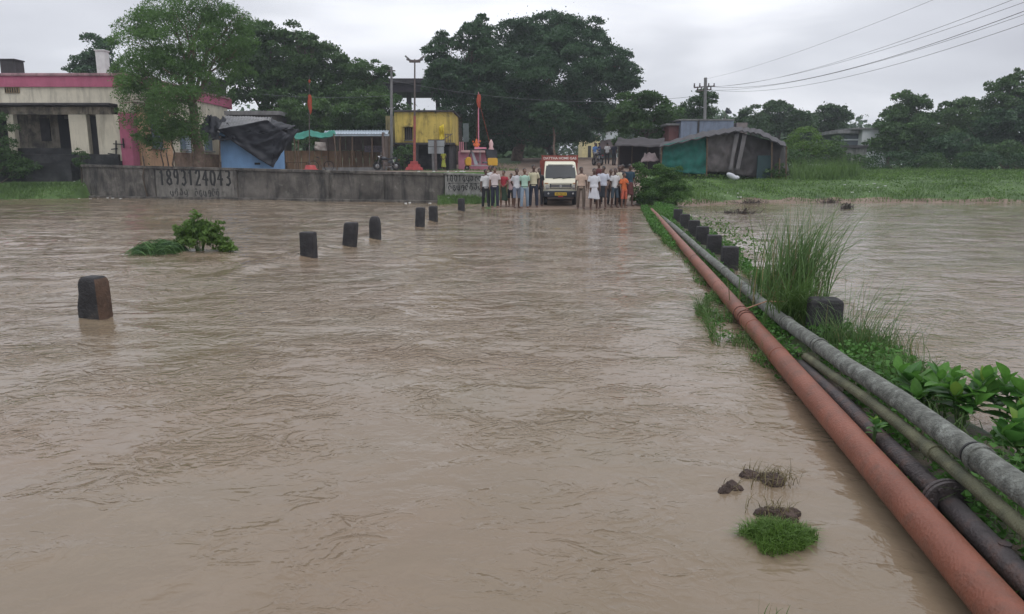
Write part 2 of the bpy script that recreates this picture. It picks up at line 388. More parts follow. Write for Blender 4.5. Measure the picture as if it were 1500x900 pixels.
# ================================================================== VEGETATION HELPERS
def leafquads(C, size, aspect=.45, droop=0., flat=0., seed=0, fold=.15):
    """diamond leaves at points C; returns V,F"""
    r = np.random.default_rng(seed); n = len(C)
    d = r.normal(size=(n, 3)); d[:, 2] = d[:, 2]*(1-flat)-droop; d /= np.linalg.norm(d, axis=1)[:, None]
    q = r.normal(size=(n, 3)); s = np.cross(d, q); s /= np.linalg.norm(s, axis=1)[:, None]+1e-9
    nn = np.cross(d, s); L_ = size*r.uniform(.6, 1.3, n)[:, None]
    a = C-d*L_*.5; b_ = C+s*L_*aspect*.5+nn*L_*fold*.5; c = C+d*L_*.5; e = C-s*L_*aspect*.5+nn*L_*fold*.5
    V = np.stack([a, b_, c, e], 1).reshape(-1, 3); F = np.arange(4*n).reshape(n, 4)
    return V, F
FD = 2.6
def lobe_points(lobes, dens, r, cl=.35, per=22, shell=(.72, 1.06), droop=0., gap=.25):
    """leaf positions: every lobe carries a crust of small rounded clumps with hollows between them"""
    out = []
    for (c, rad) in lobes:
        c = np.array(c, float); rad = np.array(rad, float); m_ = float(np.mean(rad))
        sr = min(max(cl*2.1, m_*.30), m_*.6)                      # clump radius
        area = 4*math.pi*((rad[0]*rad[1])**1.6/3+(rad[0]*rad[2])**1.6/3+(rad[1]*rad[2])**1.6/3)**(1/1.6)
        k = max(6, int(1.15*area/(math.pi*sr*sr)))
        d = r.normal(size=(k, 3)); d /= np.linalg.norm(d, axis=1)[:, None]; d = d[d[:, 2] > -.75]; k = len(d)
        cc = c+d*rad*r.uniform(.62, 1.0, k)[:, None]; srs = sr*r.uniform(.55, 1.25, k)
        tot = int(area*dens*FD); w = srs**2; nk = r.poisson(tot*w/w.sum())
        idx = np.repeat(np.arange(k), nk); n = len(idx)
        e = r.normal(size=(n, 3)); e[:, 2] = np.abs(e[:, 2])*.9-.25*np.abs(r.normal(size=n)); e += d[idx]*.55
        e /= np.linalg.norm(e, axis=1)[:, None]
        rr = srs[idx]*(.35+.65*r.uniform(0, 1, n)**.45)*r.normal(1, .09, n)
        p = cc[idx]+e*rr[:, None]*np.array([1.1, 1.1, .78])
        if droop:
            h2 = np.sum((p[:, :2]-cc[idx][:, :2])**2, axis=1); p[:, 2] -= h2*droop*1.2
            p[:, 2] -= r.exponential(.22, n)*(r.uniform(0, 1, n) < .35)
        out.append(p)
        ni = int(tot*.10); e = r.normal(size=(ni, 3))*.38; out.append(c+e*rad)
    return np.concatenate(out)
BARK = mat('bark', (.085, .065, .05), .9, .4, 4., .6, 25.)
BARKL = mat('bark_light', (.17, .12, .09), .9, .4, 4., .6, 25.)
def tree(name, label, base, lobes, m, trunk_r=.25, fork=.4, leaf=.2, dens=22, cl=.4, per=22, bark=None, group=None,
         droop=0., aspect=.45, seed=1, cat='tree', limbs=None, twig=.5, lean=None):
    """lobes: list of (centre xyz, radius xyz) in world metres"""
    r = np.random.default_rng(seed); o = thing(name, label, cat, base, 0, group); b = Vector(base)
    lb = [((c[0]-b.x, c[1]-b.y, c[2]-b.z), rd) for c, rd in lobes]
    C = lobe_points(lb, dens, r, cl, per, droop=droop)
    V, F = leafquads(C, leaf*1.12, aspect*1.25, droop=.5 if droop else .15, seed=seed)
    mb = MB(); top = max(c[2]+rd[2]*.2 for c, rd in lb); f = top*fork
    cx = sum(c[0] for c, _ in lb)/len(lb); cy = sum(c[1] for c, _ in lb)/len(lb)
    fk = Vector((cx*.25, cy*.25, f)) if lean is None else Vector((lean[0], lean[1], f))
    n = 6; pts = [Vector((fk.x*(i/n)**1.5+.06*math.sin(i*2+seed), fk.y*(i/n)+.05*math.cos(i*1.7+seed), -.3+(f+.3)*i/n)) for i in range(n+1)]
    mb.tube(pts, [trunk_r*(1.35 if i == 0 else 1.1-.35*i/n) for i in range(n+1)], 10)
    for c, rd in lb:
        e = Vector(c)+Vector((0, 0, rd[2]*.1)); st = pts[-1] if e.z > f*.9 else pts[3]
        mid = st.lerp(e, .5)+Vector((r.normal()*.2, r.normal()*.2, .12*(e-st).length))
        rr = trunk_r*.5*min(1, .4+max(rd)/4)
        q = [st, st.lerp(mid, .5)+Vector((0, 0, .05)), mid, mid.lerp(e, .5), e]
        mb.tube(q, [rr, rr*.85, rr*.65, rr*.45, rr*.2], 6)
        for k in range(4):
            u = Vector(r.normal(size=3)); u.z = abs(u.z)*.7; u.normalize()
            tip = e+Vector((u.x*rd[0], u.y*rd[1], u.z*rd[2]))*.9; s0 = mid.lerp(e, .3+.17*k)
            mb.tube([s0, s0.lerp(tip, .5)+Vector((0, 0, .1)), tip], [rr*.35, rr*.22, .012], 5)
    mb.build('trunk', bark or BARK, o, True, fix=False)
    mesh_np('crown', V, F, m, o)
    return o
def PXL(Y, *ls, dy=0.):
    """lobes written as (px, py, half width px, half height px[, depth offset])"""
    out = []
    for q in ls:
        yy = Y+(q[4] if len(q) > 4 else 0); c = P(q[0], q[1], yy); s = S(yy)
        out.append(((c.x, c.y, c.z), (q[2]*s, min(q[2], q[3]*1.2)*s, q[3]*s)))
    return out
def base_at(px, Y, dz=0.):
    x = (px-750)*S(Y); return (x, Y, thf(x, Y)+dz)
def blades(P0, h, w, lean, seed=0, dirs=None, segs=3, curl=1., az=None, azs=3.14):
    """grass blades; P0 (n,3) roots, h length, w width; returns V,F quads"""
    r = np.random.default_rng(seed); n = len(P0); h = np.broadcast_to(h, (n,))*r.uniform(.55, 1.15, n)
    a = r.uniform(-math.pi, math.pi, n) if az is None else az+r.normal(size=n)*azs
    dx, dy = np.cos(a), np.sin(a); le = np.abs(r.normal(lean, lean*.5, n))
    pa = r.uniform(-math.pi, math.pi, n); sx_, sy_ = np.cos(pa), np.sin(pa)
    rows = []
    for k in range(segs+1):
        t_ = k/segs; out = le*h*(t_**(1+curl)); up = h*t_*(1-.35*np.clip(le, 0, 2)*t_**2)
        ww = w*(1-t_**1.6)*.5+.0004
        c = P0+np.stack([dx*out, dy*out, up], 1); s_ = np.stack([sx_*ww, sy_*ww, 0*sx_], 1)
        rows.append(c-s_); rows.append(c+s_)
    V = np.stack(rows, 1).reshape(-1, 3); m_ = 2*(segs+1); b0 = np.arange(n)*m_
    F = np.concatenate([np.stack([b0+2*k, b0+2*k+1, b0+2*k+3, b0+2*k+2], 1) for k in range(segs)])
    return V, F
LM_BIG = leafmat('leaf_dark', (.018, .050, .020), (.050, .112, .040), .22, .2)
LM_MID = leafmat('leaf_mid', (.028, .065, .018), (.075, .150, .038), .3, .25)
LM_LIGHT = leafmat('leaf_light', (.035, .075, .022), (.10, .185, .05), .45, .35)
LM_BRIGHT = leafmat('leaf_bright', (.05, .10, .02), (.15, .27, .05), .8, .35)
LM_FAR = leafmat('leaf_far', (.030, .065, .026), (.07, .13, .045), .12, .2)
LM_GRASS = leafmat('grass_green', (.05, .10, .025), (.13, .22, .06), .35, .3)
LM_REED = leafmat('reed_green', (.06, .12, .035), (.15, .25, .085), 1.5, .3, yellow=((.24, .20, .10), .9))
LM_DRY = leafmat('grass_dry', (.12, .10, .05), (.20, .17, .09), 1.5, .2)
# ================================================================== BOLLARDS
CONC_D = mat('bollard_concrete', (.028, .027, .029), .8, .45, 7., .7, 40., patch=((.065, .055, .045), 4., .55, .75))
def bollard(loc, w, d, h, rz, label, group, tilt=0., rounded=.5, chip=False, seed=0, name='bollard'):
    r = np.random.default_rng(seed); mb = MB(); n = 9; vs = []; seg = 20
    zs = [-.7, 0, h*.3, h*.6]+[h-d*rounded*.9*(1-math.sin(k/5*math.pi/2)) for k in range(1, 6)]
    for i, z in enumerate(zs):
        k = 1. if i < 4 else 1-.55*rounded*(1-math.cos((i-3)/5*math.pi/2))*1.2
        for s_ in range(seg):
            a = 2*math.pi*s_/seg; cx, sy_ = math.cos(a), math.sin(a)
            e = .2; x = math.copysign(abs(cx)**e, cx)*w/2*k; y = math.copysign(abs(sy_)**e, sy_)*d/2*k
            q = 1+.03*float(pn(a*2+seed*5.1, z*6+seed))
            if chip and x < -w*.3 and z > h*.52: x += .035
            vs.append((x*q+tilt*z, y*q, z+(.008*float(pn(x*9, y*9)) if i > 3 else 0)))
    fs = [(i*seg+k, i*seg+(k+1) % seg, (i+1)*seg+(k+1) % seg, (i+1)*seg+k) for i in range(len(zs)-1) for k in range(seg)]
    fs.append(tuple((len(zs)-1)*seg+k for k in range(seg)))
    mb.add(vs, fs); o = mb.build(name, CONC_D, None, True, fix=False); o.location = loc; o.rotation_euler = (0, 0, rz); o['group'] = group
    o.data.polygons[-1].use_smooth = False
    return tag(o, label, 'bollard')
LB = [ # px, foot y, px width, top y, rounded, tilt, label
 (141, 466, 44, 405, .5, -.02, 'large dark concrete bollard with a brown right face, standing alone nearest at the left'),
 (453, 378, 25, 340, .2, 0, 'square-topped dark bollard, second nearest in the left row'),
 (512, 362, 22, 326, .35, .12, 'dark bollard leaning to the right, third nearest in the left row'),
 (550, 351, 18, 317, 1., 0, 'bollard with a fully rounded top, just right of the leaning one'),
 (615, 333, 15, 304, .3, .06, 'left one of the close pair of bollards before the long wall'),
 (635, 326, 14, 302, .3, 0, 'right one of the close pair of bollards before the long wall'),
 (676, 312, 11, 291, .3, 0, 'smallest and farthest bollard, before the whitewashed wall end')]
for i, (px, py, w, ty, rd, ti, lb) in enumerate(LB):
    p = G(px, py, 0); s = S(p.y); top = P(px, ty, p.y).z
    bollard(p, w*s*.84 if i else .265, w*s*.75 if i else .235, top*1.0, -.14, lb, 'bollards along the upstream road edge', ti, rd, i == 0, i)
RB = [(6.95, .27, .45, 'large mossy bollard half behind the tall grass clump, nearest in the right row'),
      (12.1, .25, .40, 'second bollard of the right row, square and dark, nearest of the close-packed ones'),
      (14.1, .25, .41, 'third bollard of the right row, just behind the square dark one'),
      (16.1, .25, .42, 'fourth bollard of the right row, middle of the close-packed ones'),
      (17.9, .25, .43, 'fifth bollard of the right row, with weeds over its top'),
      (20.4, .25, .43, 'sixth bollard of the right row, almost hidden by creeper'),
      (22.8, .25, .44, 'last bollard of the right row, next to the green mound')]
for i, (a, w, h, lb) in enumerate(RB):
    bollard(RW(1.89 if i == 0 else 1.78, a, .0), w, .24, h, -.1, lb, 'bollards along the downstream road edge', 0, .15 if i else .25, False, 30+i)
bl0 = [o for o in bpy.data.objects if o.name == 'bollard'][0]
bl0.data.materials.append(mat('brown_stained_face', (.085, .052, .036), .9, .3, 8., .6, 40.))
for f_ in bl0.data.polygons:
    if f_.normal.x > .6 and abs(f_.normal.z) < .6: f_.material_index = 1
# ================================================================== PIPES
def pmat(name, col, dark, light):
    return mat(name, col, .5, .12, 6., .35, 70., patch=(light, 5., .55, .75), spec=.35)
RED = mat('red_oxide_paint', (.19, .068, .042), .5, .22, 2.2, .35, 70., patch=((.125, .060, .042), 5., .5, .7), spec=.35)
GREYP = mat('lichened_cement', (.13, .135, .12), .85, .4, 16., .8, 90., patch=((.27, .285, .26), 11., .52, .7), spec=.3)
YELP = mat('mossy_pipe', (.105, .105, .062), .75, .3, 9., .5, 80., patch=((.07, .075, .05), 5., .48, .7))
DARKP = mat('rusted_iron', (.062, .052, .052), .6, .4, 6., .5, 60., patch=((.10, .055, .04), 6., .5, .7), spec=.4)
BLK = plain('black_rubber', (.012, .012, .013), .6)
def pipe(name, label, pts, rad, m, cat='pipe'):
    o = thing(name, label, cat, pts[0]); b = pts[0]
    loc = [p-b for p in pts]; mb = MB(); ps = []
    for i in range(len(loc)-1):
        k = 8
        for q in range(k): ps.append(loc[i].lerp(loc[i+1], q/k))
    ps.append(loc[-1]); ps = [p+Vector((0, 0, .006*float(pn(i*.35, 1.7)))) for i, p in enumerate(ps)]
    mb.tube(ps, rad, 28); mb.build('pipe_barrel', m, o, True, fix=False)
    return o, loc
def ring(o, name, p, d, r0, r1, w, m, seg=28):
    d = d.normalized(); mb = MB(); mb.lathe([(r0, -w/2), (r1, -w/2), (r1, w/2), (r0, w/2)], (0, 0, 0), seg)
    q = d.to_track_quat('Z', 'Y').to_matrix(); mb.V = [tuple(p+q @ Vector(v)) for v in mb.V]
    return mb.build(name, m, o, False, fix=False, bevel=.002)
def at_a(loc, base, a):   # point of the pipe at a distance along the road
    for u, v in zip(loc[:-1], loc[1:]):
        au, av = alo(*(u+base)[:2]), alo(*(v+base)[:2])
        if au <= a <= av: return u.lerp(v, (a-au)/(av-au)), v-u
    return loc[-1], loc[-1]-loc[-2]
pts = [RW(1.35, -1.5, .10), RW(1.346, 3, .096), RW(1.325, 8, .096), RW(1.308, 13, .10), RW(1.28, 19, .11), RW(1.25, 25, .12), RW(1.235, 28.6, .10)]
redp, loc = pipe('red_pipe', 'long red-brown water pipe along the road edge, nearest the road', pts, .080, RED)
for a in (1.45, 6.1, 7.25, 9.8, 12.8, 17, 21.5): p, d = at_a(loc, pts[0], a); ring(redp, 'joint_band', p, d, .077, .0835, .03, RED)
# rope tied round the red pipe and a stick across to the grey one
for a in (7.62, 7.72, 7.95):
    rp = MB(); p, d = at_a(loc, pts[0], a); q = d.normalized().to_track_quat('Z', 'Y').to_matrix(); rp.tube([p+q @ Vector((.085*math.cos(k/14*6.2832), .085*math.sin(k/14*6.2832), .02*math.sin(k)*.5)) for k in range(14)], .006, 5, close=True)
    rp.build('rope_turn', plain('rope', (.10, .05, .04), .9), redp)
pts = [RW(1.665, -1.5, .36), RW(1.640, 2.8, .34), RW(1.631, 4.3, .30), RW(1.600, 5.3, .26), RW(1.580, 6.3, .23), RW(1.545, 7.3, .21), RW(1.520, 9.5, .20), RW(1.455, 13, .2), RW(1.415, 19, .18), RW(1.405, 24.5, .10)]
gp, loc = pipe('grey_pipe', 'thick grey lichen-covered cement pipe, outermost and highest of the pipes', pts, .057, GREYP)
for a in (3.4, 5.9, 6.9, 9.1, 10.6, 13.1, 16.6, 20.1, 22.5): p, d = at_a(loc, pts[0], a); ring(gp, 'coupling', p, d, .055, .066, .05, GREYP); ring(gp, 'wire_band', p+d.normalized()*.05, d, .055, .062, .012, BLK)
pts = [RW(1.590, -1.5, .24), RW(1.590, 2.5, .24), RW(1.585, 3.6, .225), RW(1.565, 4.6, .20), RW(1.515, 6.0, .13), RW(1.495, 7.2, .05)]
yp, loc = pipe('mossy_pipe', 'thin mossy yellow-green pipe running under the grey pipe', pts, .033, YELP)
for a in (3.75,): p, d = at_a(loc, pts[0], a); ring(yp, 'coupling', p, d, .032, .042, .09, YELP)
pts = [RW(1.543, -1.5, .09), RW(1.538, 3.45, .09)]
dp, loc = pipe('iron_pipe', 'dark rusty iron pipe with a bolted round flange, beside the red pipe', pts, .05, DARKP)
pts2 = [RW(1.538, 3.45, .09), RW(1.498, 5.0, .09), RW(1.468, 6.6, .04)]
mb = MB(); mb.tube([p-pts[0] for p in pts2], .048, 24); mb.build('pipe_barrel', DARKP, dp, True, fix=False)
d = (pts2[1]-pts2[0]).normalized(); c = pts2[0]-pts[0]
ring(dp, 'flange', c, d, .04, .108, .02, DARKP, 32); ring(dp, 'flange', c-d*.03, d, .04, .108, .02, DARKP, 32)
q = d.to_track_quat('Z', 'Y').to_matrix()
for k in range(8):
    a = k*math.pi/4+.2; mb = MB(); cc_ = Vector((.085*math.cos(a), .085*math.sin(a), 0))
    mb.lathe([(0, -.055), (.012, -.055), (.012, .025), (0, .025)], (0, 0, 0), 6); mb.V = [tuple(c+q @ (Vector(v)+cc_)) for v in mb.V]; mb.build('bolt', DARKP, dp, fix=False)
mb = MB(); mb.lathe([(0, .046), (.025, .046), (.025, .056), (0, .06)], (0, 0, 0), 12); mb.V = [tuple(Vector(v)+c-d*.5) for v in mb.V]; mb.build('patch_plate', DARKP, dp, fix=False)
st = MB(); st.tube([RW(1.32, 7.75, .185), RW(1.52, 7.7, .28), RW(1.80, 7.6, .30)], [.008, .007, .004], 6)
tag(st.build('stick', mat('dry_stick', (.30, .17, .11), .8)), 'thin reddish stick lying across the red and grey pipes', 'stick')

# ================================================================== VERGE PLANTS
r = np.random.default_rng(11)
def verge_pts(n, l0, l1, a0, a1, jit=0.):
    l = r.uniform(l0, l1, n); a = r.uniform(a0, a1, n); x = a*SR+l*CR; y = a*CR-l*SR
    return np.stack([x, y, np.maximum(verge_z(x, y), -.01)], 1), l, a
Cs = []; Ss = []
def free(l, a): return (l < 1.4) & (l > 1.36-.44*sstep(5.6, 7.0, a)+.22*sstep(8.6, 9.6, a)-.12*sstep(14, 17, a)+.10*pn(a*1.6, a*0+2))   # weeds rooted under water
def cover(n, l0, l1, a0, a1, hz, size, thr=-.15):
    p, l, a = verge_pts(n, l0, l1, a0, a1); k = pn(p[:, 0]*1.7+4, p[:, 1]*1.7) > thr
    k &= (verge_z(p[:, 0], p[:, 1]) > -.12) | free(l, a); p = p[k]; p[:, 2] += r.uniform(.01, hz, len(p)); Cs.append((p, size))
cover(1500, 1.43, 1.49, 1.5, 7, .06, .035, .05)
cover(1700, 1.58, 1.66, 1.5, 6, .14, .045, .0)
cover(4400, 1.68, 2.4, 1.5, 7, .16, .05, -.2)
cover(2200, 1.40, 1.50, 6, 13, .16, .05, -.3)
cover(1900, .90, 1.30, 5.6, 9.6, .07, .035, .05)
cover(1000, 1.05, 1.28, 9.6, 15, .07, .04, .1)
cover(1800, 1.5, 1.66, 7, 14, .12, .05, -.2)
cover(3000, 1.95, 2.15, 7, 14, .2, .055, -.2)
cover(6000, .9, 1.15, 15, 31, .2, .06, -.3)
cover(3000, 1.25, 1.64, 13, 31, .12, .055, -.3)
cover(3500, 1.9, 2.2, 13, 24, .28, .06, -.3)
cover(3500, 1.4, 2.2, 23, 31, .28, .06, -.3)
Vs, Fs, b0 = [], [], 0
for i, (p, sz) in enumerate(Cs):
    V, F = leafquads(p, sz, .6, 0, .55, seed=50+i); Vs.append(V); Fs.append(F+b0); b0 += len(V)
tag(mesh_np('ground_cover', np.concatenate(Vs), np.concatenate(Fs), leafmat('cover_leaf', (.035, .10, .02), (.10, .24, .045), 3., .35)), kind='stuff')
Vs, Fs, b0 = [], [], 0
def gr_(n, l0, l1, a0, a1, h, w, lean, thr=-.1, az=None):
    global b0
    p, l, a = verge_pts(n, l0, l1, a0, a1); k = ((verge_z(p[:, 0], p[:, 1]) > -.05) | free(l, a)) & (pn(p[:, 0]*1.3, p[:, 1]*1.3+8) > thr); p = p[k]
    V, F = blades(p, h, w, lean, seed=len(Vs)+60, az=az, azs=1.); Vs.append(V); Fs.append(F+b0); b0 += len(V)
gr_(1900, .88, 1.30, 5.6, 9.8, .19, .005, 1.0, .0); gr_(700, 1.0, 1.28, 9.6, 16, .15, .006, .8)
gr_(260, 1.3, 1.46, 5.0, 6.8, .14, .005, .9, -.4); gr_(1000, 1.32, 1.48, 6, 13, .24, .006, .8, -.3); gr_(1500, 1.66, 2.3, 2.6, 8, .2, .006, .7, -.2)
gr_(600, 1.52, 1.66, 8, 15, .14, .006, .7); gr_(1500, 1.92, 2.15, 8, 15, .26, .007, .7); gr_(3000, .9, 1.15, 15, 31, .22, .008, .6, -.3); gr_(1200, 1.3, 1.64, 15, 31, .14, .008, .6, -.3); gr_(1600, 1.4, 2.2, 23, 31, .24, .009, .6, -.3)
gr_(200, .90, 1.0, 6.4, 9.4, .36, .005, 1.3, -.4, az=math.pi)
tag(mesh_np('verge_grass', np.concatenate(Vs), np.concatenate(Fs), LM_GRASS), kind='stuff')
# tall reed grass clump behind the pipes
def clump(name, label, base, n, h, w, lean, spread, m, seed, az=None, azs=3.14, segs=6, extra=None, cat='grass clump'):
    rr = np.random.default_rng(seed); o = thing(name, label, cat, base)
    p = np.stack([rr.normal(0, spread, n), rr.normal(0, spread, n), np.full(n, -.03)], 1)
    V, F = blades(p, h, w, lean, seed=seed, az=az, azs=azs, segs=segs, curl=1.3); mesh_np('blades', V, F, m, o)
    if extra:
        p = np.stack([rr.normal(0, spread*.9, extra[0]), rr.normal(0, spread, extra[0]), np.full(extra[0], 0)], 1)
        V, F = blades(p, extra[1], w*.8, extra[2], seed=seed+1, az=0., azs=.8, segs=7, curl=1.2); mesh_np('long_stalks', V, F, m, o)
        p = np.stack([rr.normal(0, spread*1.2, 140), rr.normal(0, spread, 140), np.full(140, 0)], 1)
        V, F = blades(p, h*.4, w, .5, seed=seed+2, segs=4); mesh_np('dry_blades', V, F, LM_DRY, o)
    return o
clump('reed_grass', 'tall arching clump of green reed grass rising behind the pipes', RW(1.88, 8.3, .05), 330, 1.18, .014, .30, .17, LM_REED, 3, az=.2, azs=1.3, extra=(150, 1.35, .75))
clump('reed_grass', 'lower leaning tuft of grass hanging over the grey pipe below the tall clump', RW(1.68, 7.3, .10), 260, .75, .010, .75, .09, LM_GRASS, 4, az=-1.5, azs=.8)
clump('weed_grass', 'sparse wiry weed with thin seed stalks right of the mossy bollard', RW(2.15, 6.5, .03), 420, .38, .006, .3, .16, LM_REED, 5, extra=(70, .85, .6))
clump('weed_grass', 'fine grass tuft growing right in front of the large mossy bollard', RW(1.86, 6.55, .05), 150, .42, .006, .35, .09, LM_REED, 12)
clump('weed_grass', 'bushy green grass between the wiry weed and the broad leaves', RW(2.1, 5.5, .04), 480, .30, .006, .45, .14, LM_GRASS, 6)
clump('weed_grass', 'few thin blades poking up from the water at the bottom edge', G(1145, 915, 0), 9, .13, .004, .35, .03, LM_REED, 8)
# broad-leaved plants, every leaf an object
BL = [leafmat('broad_leaf', (.07, .19, .03), (.14, .31, .06), 3., .42, .42), leafmat('broad_leaf_dark', (.045, .13, .03), (.085, .21, .045), 3., .38, .4), leafmat('broad_leaf_yellow', (.14, .24, .04), (.18, .29, .05), 3., .4, .4)]
def leafmesh(m, cup=.25, bend=.3):
    V = []; F = []; n = 7
    for i in range(n+1):
        t_ = i/n; w = .27*math.sin(math.pi*min(1, t_**.85*.97+.02))**.8*(1 if t_ < .98 else .1); z = -bend*t_**2*.6+.06*t_
        for k in (-1, -.5, 0, .5, 1):
            V.append((k*w, t_, z+abs(k)*w*cup+.012*math.sin(t_*22)*abs(k)))
    for i in range(n):
        for k in range(4): a = i*5+k; F.append((a, a+1, a+6, a+5))
    me = bpy.data.meshes.new('leaf'); me.from_pydata(V, [], F); me.update(); me.polygons.foreach_set('use_smooth', [True]*len(F)); me.materials.append(m); return me
LME = [leafmesh(BL[0]), leafmesh(BL[0], .4, .6), leafmesh(BL[1]), leafmesh(BL[1], .15, .9), leafmesh(BL[2], .35, .2)]
STEM = plain('green_stem', (.07, .13, .04), .6)
def broad_plant(label, base, stems, seed, size=.17):
    rr = random.Random(seed); o = thing('broad_leaf_plant', label, 'plant', base)
    for (dx, dy, h) in stems:
        top = Vector((dx, dy, h)); mid = Vector((dx*.35, dy*.35, h*.6)); mb = MB()
        mb.tube([Vector((0, 0, -.05)), mid, top], [.008, .006, .003], 6); mb.build('stem', STEM, o, True)
        n = 9; a0 = rr.uniform(0, 6)
        for k in range(n):
            t_ = .35+.65*k/(n-1); p = mid.lerp(top, (t_-.35)/.65) if t_ > .35 else mid
            az = a0+k*2.4; el_ = .3+.95*(k/(n-1))**1.2+rr.uniform(-.15, .15)
            lf = bpy.data.objects.new('leaf', LME[rr.choice((0, 0, 1, 2, 2, 3, 4) if k > 5 else (0, 1, 2, 2, 3))]); COL.objects.link(lf); lf.parent = o
            s = size*rr.uniform(.75, 1.2)*(1.05 if k < 6 else .8); lf.scale = (s, s, s); lf.location = p
            lf.rotation_euler = (el_, rr.uniform(-.3, .3), az)
bp_ = [('broad-leaved plant with bright upright leaves, leftmost beside the wiry weed', 1352, 612, [(-.16, .05, .30), (-.04, .08, .26), (.1, .05, .24), (.0, -.05, .20), (-.1, -.08, .16)]),
       ('broad-leaved plant with the tallest pointed leaves, middle of the row by the grey pipe', 1405, 632, [(-.12, .08, .34), (.0, .12, .30), (.12, .0, .33), (.02, -.1, .20), (.2, .1, .25), (-.08, -.05, .24)]),
       ('broad-leaved plant with rounded leaves over the brown water', 1475, 638, [(-.12, .1, .27), (.0, .08, .33), (.1, .02, .30), (.2, .1, .28), (.0, -.1, .18)]),
       ('dark broad-leaved plant cut by the right edge of the photo, lowest in the row', 1500, 690, [(-.14, .0, .20), (-.02, .06, .25), (.1, -.05, .2), (.18, .08, .24)])]
for i, (lb, px, py, st_) in enumerate(bp_): broad_plant(lb, G(px, py, .03), st_, 20+i, .15)
broad_plant('tall broad-leaved shoot with two leaves showing at the right edge above the others', G(1545, 640, .03), [(-.03, .1, .62), (.1, 0, .5)], 31, .12)
broad_plant('small light green sprout between the iron pipe and the mossy pipe', RW(1.44, 4.15, .09), [(.0, 0, .14), (.04, .03, .10)], 33, .06)
broad_plant('tiny bright sprout at the foot of the bottom right corner', RW(1.62, 2.35, .09), [(.0, 0, .12)], 35, .07)
# weeds on the far bollards
p, l, a = verge_pts(500, 1.9, 2.5, 12, 19); p[:, 2] = .2+r.uniform(0, .32, len(p)); V, F = leafquads(p, .07, .45, .3, .3, 77)
o = mesh_np('creeper', V, F, LM_GRASS); tag(o, 'leafy creeper leaning over the water from the right row of bollards', 'plant')
# ================================================================== THINGS IN THE WATER
MUD = mat('mud_roots', (.06, .042, .035), .95, .5, 20., .8, 60.)
def mud(px, py, wpx, hpx, label, seed, twigs=60, green=False):
    p = G(px, py, 0); s = S(p.y)*1.65; o = thing('mud_clump', label, 'mud clump', p); rr = np.random.default_rng(seed)
    mb = MB(); 
    for k in range(9): mb.ell((rr.normal()*wpx*s*.13, rr.normal()*wpx*s*.10, -.01), (wpx*s*.20, wpx*s*.16, hpx*s*.3*rr.uniform(.4, 1)), 10, 6)
    q = remeshed(mb, 'clod', .008, MUD, o, 0)
    q.data.vertices.foreach_set('co', (lambda c: (c+np.stack([fbm(c[:, 0]*60, c[:, 1]*60, 2), fbm(c[:, 1]*55, c[:, 2]*60, 2), fbm(c[:, 2]*50+3, c[:, 0]*60, 2)], 1)*.008).ravel())(np.array([v.co[:] for v in q.data.vertices])))
    P0 = np.stack([rr.normal(0, wpx*s*.22, twigs), rr.normal(0, wpx*s*.18, twigs), np.zeros(twigs)], 1)
    V, F = blades(P0, hpx*s*.55, .004, .9, seed=seed); mesh_np('roots', V, F, LM_DRY if not green else LM_GRASS, o); q.data.update()
    return o
mud(1076, 716, 34, 30, 'small dark clod of mud in the water, left of the bigger rooty clump', 1, 14)
mud(1130, 704, 56, 34, 'ragged dark clump of roots and mud, farthest of the clumps in the shallow water', 2, 120)
mud(1133, 752, 44, 34, 'brown clump of roots directly behind the floating green grass', 3, 60)
p = G(1139, 792, 0); o = thing('grass_clump', 'bright green tuft of grass sticking out of the shallow water near the red pipe', 'grass clump', p)
rr = np.random.default_rng(5); n = 2600; q_ = rr.uniform(0, 1, n)**.5; t2 = rr.uniform(0, 6.283, n); wob = 1+.22*np.sin(t2*3+1)+.12*np.sin(t2*5); P0 = np.stack([.145*q_*wob*np.cos(t2), .115*q_*wob*np.sin(t2), .055*(1-q_**2)-.015], 1); V, F = blades(P0, .065, .0038, .9, seed=9); mesh_np('blades', V, F, LM_BRIGHT, o)
# half-drowned bush and combed grass at the left
p = G(293, 370, 0); o = thing('drowned_bush', 'leafy green bush standing half-drowned in the river', 'bush', p)
s = S(p.y); rb = random.Random(12); L_ = []
for k in range(34):
    u = rb.gauss(0, .26); hh = max(.10, (.86-1.15*abs(u-.02))*rb.uniform(.25, 1.)); q_ = rb.uniform(.05, .12); L_.append(((u, rb.gauss(0, .14), hh), (q_, q_, q_*1.5)))
L_ += [((.45, 0, .08), (.14, .1, .09)), ((.62, 0, .09), (.06, .06, .12)), ((-.42, 0, .10), (.14, .1, .12))]
C = lobe_points(L_, 300, np.random.default_rng(4), .03, 12, (.3, 1.05))
V, F = leafquads(C, .085, .42, -.35, .2, 6)
mesh_np('foliage', V, F, leafmat('bush_leaf', (.06, .12, .025), (.17, .28, .07), 2.5, .4), o)
mb = MB()
for k in range(16): a = k*2.4; mb.tube([(0, 0, -.2), (.12*math.cos(a), .1*math.sin(a), .25), (.32*math.cos(a), .22*math.sin(a), .35+.03*k)], [.012, .008, .004], 5)
mb.build('stems', STEM, o)
p = G(250, 372, 0); o = thing('combed_grass', 'long dark grass combed flat by the current, left of the drowned bush', 'grass clump', p)
rr = np.random.default_rng(15); n = 380; P0 = np.stack([rr.uniform(-.65, .35, n), rr.normal(0, .16, n), np.full(n, -.03)], 1)
t_ = np.linspace(0, 1, 7); h = rr.uniform(.06, .32, n)*np.interp(P0[:, 0], [-.65, -.2, .35], [.45, 1., .8]); L2 = rr.uniform(.35, .75, n)*np.interp(P0[:, 0], [-.65, .35], [.35, 1])
rows = []; tw_ = rr.uniform(-1.2, 1.2, n)
